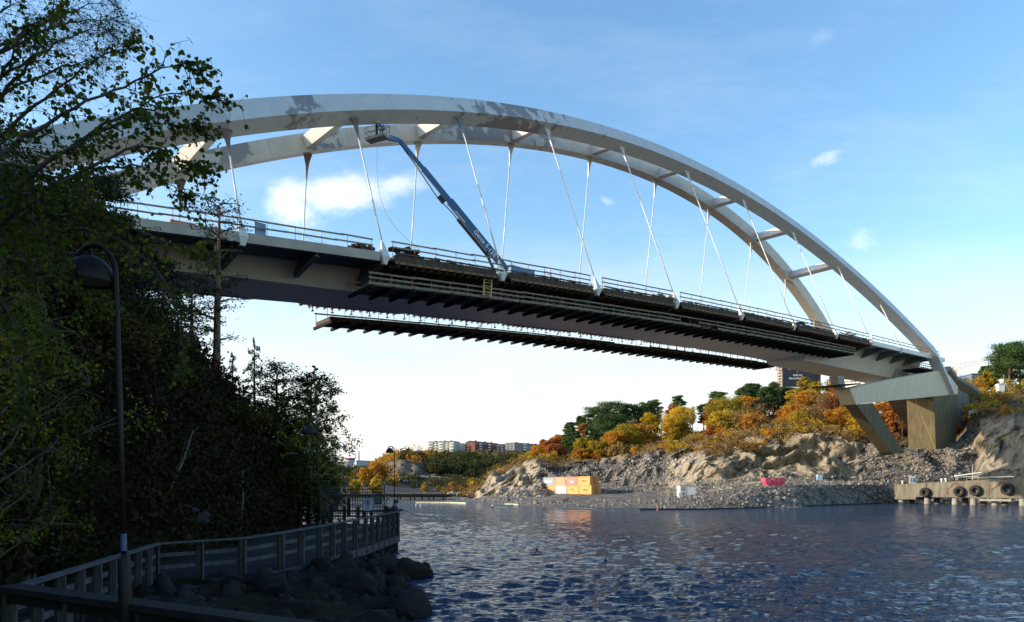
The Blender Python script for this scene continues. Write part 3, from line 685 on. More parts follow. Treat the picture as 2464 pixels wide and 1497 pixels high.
# ladder from lower platform to deck at the second hanger
lad = thing('ladder', 'yellow timber ladder leaning from the scaffold platform to the deck below the lift', 'ladder', tuple(Bp(25.6, .4, zd(25.6)-2.7)))
mb = MB(); a, b = Bp(25.3, .0, zd(25)-2.7), Bp(26.3, .0, zd(25)-2.7); up = EZ*2.6+ES*.15
for p in (a, b): mb.beam(p, p+up, .09, .14)
for i in range(8): mb.beam(a+up*(i+.5)/8, b+up*(i+.5)/8, .05, .05)
mb.build('ladder_frame', M['orange_beam'], lad); lad.children[0].data.materials[0] = mat('ladder_yellow', (.42, .33, .10), .7, var=.2)
# debris, bundles and sheets on the deck
def heap(name, lab, s, n, L, h, m, cat, seed):
    mb = MB(); r = random.Random(seed)
    for i in range(26):
        ss = s+r.uniform(0, L); zz = zd(ss)+.25+r.uniform(0, h)
        mb.beam(Bp(ss-r.uniform(.2, .6), n+r.uniform(-.5, .5), zz), Bp(ss+r.uniform(.2, .9), n+r.uniform(-.5, .5), zz+r.uniform(-.25, .25)), r.uniform(.1, .35), r.uniform(.1, .35))
    o = mb.build(name, m, None, origin=tuple(Bp(s, n, zd(s)))); tag(o, lab, cat)
heap('debris_heap', 'dark heap of bundled material on the deck edge right of the first kite anchor', 14.8, .9, 3.2, .9, M['wood_dark'], 'debris', 1)
heap('timber_bundle', 'brown timber offcuts on the deck just left of the first kite anchor', 10.5, .7, 1.6, .5, M['ply'], 'timber', 2)
heap('timber_bundle', 'reddish timber pile on the deck beside the fourth kite anchor from left', 54.5, .8, 4, .5, M['orange_beam'], 'timber', 3)
heap('debris_heap', 'low dark heap on the deck between the two rightmost scaffold anchors', 92, .8, 6, .6, M['wood_dark'], 'debris', 4)
heap('sheeting_roll', 'pale tarpaulin bundle where the far arch meets the deck', 112, 1.0, 3, .9, M['white'], 'tarpaulin', 5)
heap('timber_bundle', 'long timber stack on the deck behind the sixth kite anchor from left', 76, 1.0, 6, .4, M['wood'], 'timber', 6)
mb = MB(); mb.box(Bp(1.6, .3, zd(1.6)+.85), (.95, .06, 1.0), (ES, EN, EZ)); o = mb.build('info_board', mat('blue_board', (.12, .22, .42), .5), None, origin=tuple(Bp(1.6, .3, zd(1.6)))); tag(o, 'small blue board fixed to the bridge guard rail right of the pine top', 'board')
mb = MB(); mb.beam(Bp(-5.5, .3, zd(-5)+.25), Bp(-3.6, .3, zd(-4)+.25), .5, .45); o = mb.build('brick_pallet', mat('pink_brick', (.45, .2, .15), .8), None, origin=tuple(Bp(-5, .3, zd(-5)))); tag(o, 'low pinkish pallet load on the deck left of the pine top', 'pallet')

# ------------------------------------------------------------------ lettering
def text_mesh(body, size, name, m, loc, right, up, parent=None, root=None, ext=.01, width=None):
    cu = bpy.data.curves.new(name, 'FONT'); cu.body = body; cu.size = size; cu.align_x = 'CENTER'; cu.align_y = 'CENTER'; cu.extrude = ext; cu.offset = size*.012
    t = bpy.data.objects.new('tmp', cu); COL.objects.link(t); dg = bpy.context.evaluated_depsgraph_get(); me = bpy.data.meshes.new_from_object(t.evaluated_get(dg))
    bpy.data.objects.remove(t); me.name = name
    if width:
        xs = [v.co.x for v in me.vertices]; k = width/(max(xs)-min(xs)); me.transform(Matrix.Scale(k, 4, (1, 0, 0)))
    r = Vector(right).normalized(); u = Vector(up).normalized(); nrm = r.cross(u)
    mt = Matrix(((r.x, u.x, nrm.x, loc[0]), (r.y, u.y, nrm.y, loc[1]), (r.z, u.z, nrm.z, loc[2]), (0, 0, 0, 1))); me.transform(mt)
    if root is not None: me.transform(Matrix.Translation(-root.location))
    o = bpy.data.objects.new(name, me); COL.objects.link(o); me.materials.clear(); me.materials.append(m)
    if parent is not None: o.parent = parent
    return o

# ------------------------------------------------------------------ boom lift
def an(x, y, n):
    s, z = pn(x, y, n); return Bp(s, n, z)
base = an(1222, 655, 4.0); tip = an(962, 338, 6.5)
lift = thing('boom_lift', 'blue telescopic boom lift reaching up from the deck to the arch', 'boom lift', tuple(Bp(33, 4, zd(33))))
d = (tip-base); Lb = d.length; d.normalize(); side_ = d.cross(Vector((0, 1, 0))).normalized()
if side_.z < 0: side_ = -side_
fw = side_.cross(d).normalized()
mid1 = base+d*Lb*.56; 
mb = MB(); mb.beam(base+d*.4, mid1, .54, .82, up=side_); bo = mb.build('main_boom', M['boom_blue'], lift, bevel=.04)
mb = MB(); mb.beam(mid1-d*.5, base+d*Lb*.80, .42, .60, up=side_); mb.build('boom_section', M['boom_blue'], lift, bevel=.03)
mb = MB(); mb.beam(base+d*Lb*.78, tip, .34, .44, up=side_); mb.build('boom_section', M['boom_blue'], lift, bevel=.03)
mb = MB(); mb.beam(base+d*Lb*.14-side_*.62, base+d*Lb*.45-side_*.62, .25, .3, up=side_); mb.tube([base-side_*1.2+EZ*-.6, base+d*3.4-side_*.5], .16, 10); mb.build('lift_cylinder', M['dark_steel'], lift)
mb = MB(); mb.tube([base+d*(Lb*.15)-side_*.75, base+d*Lb*.5-side_*.6, base+d*Lb*.62-side_*.8, base+d*Lb*.85-side_*.35, tip-side_*.2], .06, 5); mb.box(base+d*Lb*.60-side_*.6, (.9, .4, .5), (d, fw, side_)); mb.build('cable_carrier', M['dark_steel'], lift)
bk = an(918, 328, 7.0)
mb = MB(); mb.beam(tip, bk+Vector((.7, 0, -.25)), .3, .34); mb.tube([tip+EZ*.2, bk+Vector((.9, 0, .1))], .05, 5); mb.tube([tip, tip+EZ*.01-side_*.35], .25, 8); mb.build('jib', M['boom_blue'], lift)
bx = Vector((.9, -.43, 0)).normalized(); by = Vector((.43, .9, 0)).normalized()
bc = an(908, 333, 7.0)
bask = MB(); hw, hd = 1.22, .5
bask.box(bc, (2*hw, 2*hd, .28), (bx, by, EZ))
cor = [bc+bx*i*hw+by*j*hd for i, j in ((-1, -1), (1, -1), (1, 1), (-1, 1))]
for i in range(4):
    a, b = cor[i], cor[(i+1) % 4]; bask.tube([a, a+EZ*1.15], .03, 6)
    for h in (.6, 1.15): bask.tube([a+EZ*h, b+EZ*h], .028, 5)
    bask.tube([(a+b)/2, (a+b)/2+EZ*1.15], .02, 5)
bask.box(bc+bx*.95+EZ*.75-by*.3, (.4, .3, .5), (bx, by, EZ)); bask.build('basket', M['blue_steel'], lift)
mb = MB(); tb = Bp(33.4, 4, zd(33.4)+1.5); mb.box(tb, (3.6, 2.4, .9), (ES, EN, EZ)); mb.beam(tb+ES*-.9+EZ*.3, base+EZ*.2, .7, 1.1); mb.build('turntable', M['boom_blue'], lift, bevel=.05)
mb = MB(); mb.box(Bp(33, 4, zd(33)+.75), (4.6, 2.2, .5), (ES, EN, EZ)); mb.build('chassis', M['dark_steel'], lift, bevel=.04)
for i in (-1, 1):
    for j in (-1, 1):
        mb = MB(); c_ = Bp(33+i*1.7, 4+j*1.25, zd(33)+.5); mb.lathe(c_, [(.02, -.2), (.42, -.2), (.5, -.12), (.5, .12), (.42, .2), (.02, .2)], 16, axis=(ES, EZ, EN)); mb.build('wheel', M['rubber'], lift)
# lettering on the boom
face = -fw if fw.y > 0 else fw
tp = base+d*Lb*.23+face*.278
rt = -d if (-d).x > 0 else d
upv = face.cross(rt)
text_mesh('Genie S-125', .62, 'lettering', M['text_white'], tp, rt, upv, parent=bo, root=lift, width=3.6)
tp2 = base+d*Lb*.45+face*.278
mb = MB(); mb.box(tp2-side_*.25, (1.6, .02, .09), (d, fw, side_)); sub(mb, 'stripe', M['text_white'], lift, bo)
# hose hanging from the basket
mb = MB(); a = bc+EZ*-.2; b = an(1010, 600, 4.0); mb.tube([a+(b-a)*t+EZ*(-2.2*math.sin(t*math.pi)*.6)+Vector((-1.6*math.sin(t*math.pi), 0, 0)) for t in np.linspace(0, 1, 14)], .02, 3)
o = mb.build('air_hose', M['wood_grey'], None, origin=tuple(b)); tag(o, 'thin line hanging from the lift basket down to the deck', 'hose')

# ------------------------------------------------------------------ people (skin modifier bodies)
def person(label, loc, face_dir, pose, clothes, height=1.78, group=None, hood=True):
    root = thing('person', label, 'person', tuple(loc), group)
    fdir = Vector(face_dir).normalized(); rdir = Vector((fdir.y, -fdir.x, 0)); k = height/1.78
    def W_(x, y, z): return rdir*x*k+fdir*y*k+EZ*z*k
    J = {'pel': (0, 0, .95), 'wst': (0, .02, 1.12), 'chs': (0, .03, 1.35), 'nck': (0, .03, 1.50), 'hd': (0, .05, 1.60), 'top': (0, .05, 1.72),
         'hl': (-.1, 0, .9), 'kl': (-.12, .03, .5), 'al': (-.12, -.02, .08), 'tl': (-.13, .17, .04), 'hr': (.1, 0, .9), 'kr': (.12, .03, .5), 'ar': (.12, -.02, .08), 'tr': (.13, .17, .04),
         'sl': (-.19, .02, 1.42), 'el': (-.25, .02, 1.15), 'wl': (-.25, .12, .92), 'sr': (.19, .02, 1.42), 'er': (.25, .02, 1.15), 'wr': (.25, .12, .92)}
    J.update(pose)
    R = {'pel': .15, 'wst': .14, 'chs': .165, 'nck': .065, 'hd': .09, 'top': .07, 'hl': .1, 'kl': .065, 'al': .05, 'tl': .04, 'hr': .1, 'kr': .065, 'ar': .05, 'tr': .04, 'sl': .075, 'el': .055, 'wl': .035, 'sr': .075, 'er': .055, 'wr': .035}
    names = list(J); E_ = [('pel', 'wst'), ('wst', 'chs'), ('chs', 'nck'), ('nck', 'hd'), ('hd', 'top'), ('pel', 'hl'), ('hl', 'kl'), ('kl', 'al'), ('al', 'tl'), ('pel', 'hr'), ('hr', 'kr'), ('kr', 'ar'), ('ar', 'tr'), ('chs', 'sl'), ('sl', 'el'), ('el', 'wl'), ('chs', 'sr'), ('sr', 'er'), ('er', 'wr')]
    # hands: short finger chains
    pts = [W_(*J[n]) for n in names]; rad = [R[n]*k for n in names]; ed = [(names.index(a), names.index(b)) for a, b in E_]
    for w_, e_ in (('wl', 'el'), ('wr', 'er')):
        w = Vector(J[w_]); dd = (w-Vector(J[e_])).normalized(); sd = dd.cross(Vector((0, 0, 1)));
        sd = sd.normalized() if sd.length > .1 else Vector((1, 0, 0))
        pts.append(W_(*(w+dd*.07))); rad.append(.032*k); pi_ = len(pts)-1; ed.append((names.index(w_), pi_))
        for q in range(4):
            a_ = w+dd*.12+sd*(q-1.5)*.02; b_ = w+dd*(.17-.012*abs(q-1.5))+sd*(q-1.5)*.02-Vector((0, 0, .025))
            pts += [W_(*a_), W_(*b_)]; rad += [.011*k, .009*k]; ed += [(pi_, len(pts)-2), (len(pts)-2, len(pts)-1)]
        pts.append(W_(*(w+dd*.09+sd*.05))); rad.append(.011*k); ed.append((pi_, len(pts)-1))
    me = bpy.data.meshes.new('body'); me.from_pydata(pts, ed, []); t = bpy.data.objects.new('tmp', me); COL.objects.link(t)
    sk = t.modifiers.new('s', 'SKIN'); 
    for i, v in enumerate(me.skin_vertices[0].data): v.radius = (rad[i], rad[i]); v.use_root = (i == 0)
    ss = t.modifiers.new('u', 'SUBSURF'); ss.levels = 1; ss.render_levels = 1
    dg = bpy.context.evaluated_depsgraph_get(); m2_ = bpy.data.meshes.new_from_object(t.evaluated_get(dg)); bpy.data.objects.remove(t)
    m2_.materials.clear(); m2_.name = 'body'
    o = bpy.data.objects.new('body', m2_); COL.objects.link(o); o.parent = root
    for m_ in (clothes, M['skin']): m2_.materials.append(m_)
    mi = []
    hands = [W_(*J['wl']), W_(*J['wr'])]; hd = W_(*J['hd'])
    for p in m2_.polygons:
        c = p.center; mi.append(1 if (min((c-h).length for h in hands) < .0 or (c-hd).length < .11*k or any((c-h-(h-W_(*J[e])).normalized()*.1*k).length < .09*k for h, e in zip(hands, ('el', 'er')))) else 0)
    m2_.polygons.foreach_set('material_index', mi); m2_.polygons.foreach_set('use_smooth', [True]*len(mi))
    # nose + cap / hood
    mb = MB(); h0 = W_(*J['hd'])+EZ*.05*k; up_ = (W_(*J['top'])-W_(*J['nck'])).normalized()
    mb.lathe(h0-fdir*.015, [(.118*k, -.06*k), (.122*k, .0), (.105*k, .07*k), (.06*k, .11*k), (.005, .12*k)], 12); hm = mb.build('hood' if hood else 'helmet', clothes if hood else M['white'], None, smooth=True); hm.parent = root
    return root
wk = bc+EZ*.14
person('worker in dark overalls and helmet standing in the lift basket, arms raised to the arch', wk+bx*-.1, (.6, .5, 0), {'el': (-.22, .28, 1.35), 'wl': (-.15, .42, 1.55), 'er': (.22, .28, 1.40), 'wr': (.15, .42, 1.62)}, M['cloth_dark'], 1.72, hood=False)
person('worker in a blue jacket bending beside the basket controls', wk+bx*.55, (-.5, .6, 0), {'chs': (0, .16, 1.28), 'nck': (0, .24, 1.38), 'hd': (0, .3, 1.45), 'top': (0, .33, 1.56), 'sl': (-.18, .16, 1.32), 'sr': (.18, .16, 1.32), 'el': (-.22, .3, 1.1), 'wl': (-.12, .45, 1.0), 'er': (.22, .3, 1.1), 'wr': (.12, .45, 1.0)}, mat('blue_cloth', (.03, .07, .2), .9), 1.6, hood=False)
tw = Bp(36.2, 1.2, zd(36.2)+.0)
person('worker in pale clothes standing on deck right of the boom foot', tw, (-.9, -.3, 0), {'wl': (-.2, .3, 1.15), 'wr': (.2, .3, 1.15)}, mat('pale_cloth', (.4, .4, .4), .9), 1.75, hood=False)

# ------------------------------------------------------------------ trees
def leaves(P, size, flat=.0, rg=None, aspect=1.0, droop=0):
    """one small bent leaf (two triangles as a quad) at every point"""
    rg = rg or rng; n = len(P); P = np.asarray(P)
    a = rg.normal(size=(n, 3)); a[:, 2] *= (1-flat); a /= np.linalg.norm(a, axis=1)[:, None]+1e-9
    b = np.cross(a, rg.normal(size=(n, 3))); b /= np.linalg.norm(b, axis=1)[:, None]+1e-9
    sz = (size*(.6+.8*rg.random(n)))[:, None] if np.isscalar(size) else (size*(.6+.8*rg.random(n)))[:, None]
    if droop: a = a*(1-droop)+np.array([0, 0, -1])*droop
    b = b*aspect
    V_ = np.stack([P-a*sz*.5, P+b*sz*.42-a*sz*.08, P+a*sz*.55, P-b*sz*.42-a*sz*.08], 1).reshape(-1, 3)
    return V_, np.arange(4*n).reshape(-1, 4)
def join_np(parts):
    vs, fs, o = [], [], 0
    for v, f in parts: vs.append(v); fs.append(np.asarray(f)+o); o += len(v)
    return np.concatenate(vs), np.concatenate(fs)
def lobe_pts(rg, c, r, n, hollow=.55):
    d = rg.normal(size=(n, 3)); d /= np.linalg.norm(d, axis=1)[:, None]; q = (hollow+(1-hollow)*rg.random(n))[:, None]
    return np.array(c)+d*q*np.array(r)*(1+.18*np.sin(d[:, :1]*7+c[0])*np.cos(d[:, 1:2]*6+c[1]))
def limb_path(r, a, b, sag=.1, n=5, w=.12):
    a, b = Vector(a), Vector(b); L = (b-a).length
    return [a+(b-a)*t+Vector((r.uniform(-w, w)*L*math.sin(t*3.1), r.uniform(-w, w)*L*math.sin(t*3.1), sag*L*math.sin(t*3.1))) for t in np.linspace(0, 1, n)]
def make_tree(kind, H, Wd, leaf, seed, dens=1.0, leafsize=.42, barkm=None, trunk_vis=.3):
    """returns (crown mesh, trunk mesh) about the tree's base"""
    rg = np.random.default_rng(seed); r = random.Random(seed); tb = MB(); pts = []; L = []
    if kind == 'oak':
        tr = .028*H+.06; fork = H*trunk_vis; tb.tube([(0, 0, -1.2), (0, 0, 0), (r.uniform(-.1, .1)*H*.3, 0, fork), (r.uniform(-.05, .05)*H, 0, H*.6)], [tr*1.5, tr*1.1, tr*.8, tr*.3], 8)
        nl = int(11+Wd*1.1)
        for i in range(nl):
            t = (i+.5)/nl; ph = i*2.4+r.random(); zz = fork*.9+(H*.92-fork)*t**.8; rad = Wd*.5*math.sqrt(max(.05, 1-((t-.35)/.72)**2))*r.uniform(.35, .95)
            c = (rad*math.cos(ph), rad*math.sin(ph), zz); rr = Wd*r.uniform(.14, .24)
            rr2 = (rr*1.25, rr*1.25, rr*r.uniform(.6, .85)); n = int(190*dens*r.uniform(.7, 1.25)); L.append(leaves(lobe_pts(rg, c, rr2, n), leafsize, rg=rg))
            tb.tube(limb_path(r, (0, 0, fork*.8+(zz-fork)*.3), (c[0]*.9, c[1]*.9, c[2]-rr*.2), .08), [tr*.42, tr*.3, tr*.2, tr*.12, tr*.05], 5)
            for q in range(3):
                e = Vector(c)+Vector(rg.normal(size=3))*rr*.8; tb.tube([Vector(c)*.95, e], [tr*.09, .01], 3)
    elif kind == 'pine':
        tr = .018*H+.06; lean = r.uniform(-.03, .03)*H; c0 = H*trunk_vis
        tb.tube([(0, 0, -1.2), (0, 0, 0), (lean*.4, 0, H*.5), (lean, 0, H*.97)], [tr*1.3, tr, tr*.7, tr*.15], 8)
        nl = int(22+H*1.1)
        for i in range(nl):
            t = i/(nl-1); zz = c0+(H-c0)*t**.85; ph = i*2.4+r.random()*1.2; env = Wd*.5*math.sqrt(max(.03, 1-((t-.38)/.68)**2))*r.uniform(.35, 1.0)+.1
            c = (lean*zz/H+env*math.cos(ph), env*math.sin(ph), zz+env*.18); rr = Wd*r.uniform(.12, .2)
            L.append(leaves(lobe_pts(rg, c, (rr*1.35, rr*1.35, rr*.55), int(120*dens), .2), leafsize, .3, rg=rg, aspect=.5))
            tb.tube(limb_path(r, (lean*zz/H, 0, zz-env*.15), c, .05), [tr*.3, tr*.22, tr*.14, tr*.09, .015], 4)
            m_ = Vector(c)*.6+Vector((0, 0, zz*.4)); L.append(leaves(lobe_pts(rg, m_, (rr*.8, rr*.8, rr*.35), int(45*dens), .2), leafsize, .3, rg=rg, aspect=.5))
    elif kind == 'spruce':
        tr = .014*H+.05; tb.tube([(0, 0, -1), (0, 0, 0), (0, 0, H)], [tr*1.2, tr, .02], 7); c0 = H*trunk_vis; nl = int(H*3.6)
        for i in range(nl):
            t = i/(nl-1); zz = c0+(H*.98-c0)*t; ph = i*2.4+r.random(); env = Wd*.5*(1-t)**.8*r.uniform(.55, 1.1)+.15; n = int(26*dens*(.3+env))
            q = rg.random(n); side_j = rg.normal(size=n)*.16*env*(1-.5*q); dz_ = -.28*env*q**1.2+rg.normal(size=n)*.10
            X = np.cos(ph)*env*q-np.sin(ph)*side_j; Yq = np.sin(ph)*env*q+np.cos(ph)*side_j
            L.append(leaves(np.stack([X, Yq, zz+dz_+env*.12], 1), leafsize, .2, rg=rg, aspect=.4, droop=.25))
            tb.tube([(0, 0, zz), (math.cos(ph)*env*.6, math.sin(ph)*env*.6, zz-.06*env), (math.cos(ph)*env, math.sin(ph)*env, zz-.16*env)], [.03, .02, .008], 3)
    elif kind in ('birch', 'bare'):
        tr = .012*H+.04; lean = r.uniform(-.05, .05)*H; tb.tube([(0, 0, -1), (0, 0, 0), (lean*.3, .0, H*.45), (lean, 0, H*.97)], [tr*1.3, tr, tr*.7, .02], 7)
        nl = int(26+H*1.4)
        for i in range(nl):
            t = (i+.5)/nl; zz = H*(trunk_vis+(.97-trunk_vis)*t); ph = i*2.4+r.random(); env = Wd*.5*math.sin(min(1., .25+t*.85)*math.pi)**.7*r.uniform(.5, 1.1)+.15
            b0 = Vector((lean*zz/H, 0, zz)); tip_ = b0+Vector((math.cos(ph)*env, math.sin(ph)*env, env*.75)); pth = limb_path(r, b0, tip_, .03, 5, .07); tb.tube(pth, [tr*.3, tr*.22, tr*.15, tr*.09, .008], 4)
            for q in range(5):
                p0 = pth[min(4, 1+q)]; dd = Vector((r.uniform(-1, 1), r.uniform(-1, 1), r.uniform(-.2, .8)))*env*.38; e = p0+dd; e2 = e+Vector((dd.x*.4, dd.y*.4, -env*(.45 if kind == 'birch' else .0)*r.random()))
                tb.tube([p0, e, e2], [.014, .009, .004], 3)
                n = int((22 if kind == 'birch' else 5)*dens)
                tt = rg.random(n); pp = np.array(e)[None]*(1-tt[:, None])+np.array(e2)[None]*tt[:, None]+rg.normal(size=(n, 3))*env*.09
                L.append(leaves(pp, leafsize, 0, rg=rg))
    elif kind == 'bush':
        for i in range(int(6+Wd)):
            ph = r.random()*6.28; rad = Wd*.42*math.sqrt(r.random()); zz = H*r.uniform(.25, .8); rr = Wd*r.uniform(.14, .24); c = (rad*math.cos(ph), rad*math.sin(ph), zz)
            L.append(leaves(lobe_pts(rg, c, (rr, rr, min(rr, H*.3)), int(130*dens), .3), leafsize, rg=rg)); tb.tube(limb_path(r, (rad*.2*math.cos(ph), rad*.2*math.sin(ph), -.4), c, .0), [.05, .04, .03, .02, .01], 4)
    v, f = join_np(L); cm = npmesh('crown', v, f); tm = tb.mesh('trunk')
    return cm, tm
NAMES = {'oak': ('broadleaf_tree', 'tree'), 'pine': ('pine_tree', 'tree'), 'spruce': ('spruce_tree', 'tree'), 'birch': ('birch_tree', 'tree'), 'bare': ('bare_tree', 'tree'), 'bush': ('bush', 'bush')}
def tree(kind, base, H, Wd, leaf, seed, label, dens=1, leafsize=.42, group=None, trunk_vis=.3, bark=None):
    cm, tm = make_tree(kind, H, Wd, leaf, seed, dens, leafsize, None, trunk_vis)
    t = thing(NAMES[kind][0], label, NAMES[kind][1], tuple(base), group)
    bk_ = bark or {'pine': 'pinebark', 'birch': 'birchbark'}.get(kind, 'bark')
    cm.materials.append(M[leaf]); tm.materials.append(M[bk_])
    for nm, me in (('crown', cm), ('trunk' if kind != 'bush' else 'stems', tm)):
        o = bpy.data.objects.new(nm, me); COL.objects.link(o); o.parent = t
    return t
def c3(x, y): return ((1200+x/4.48)/1.039, (970+y/4.48)/1.039)
def c4(x, y): return ((1650+x/3.838)/1.039, (900+y/3.838)/1.039)
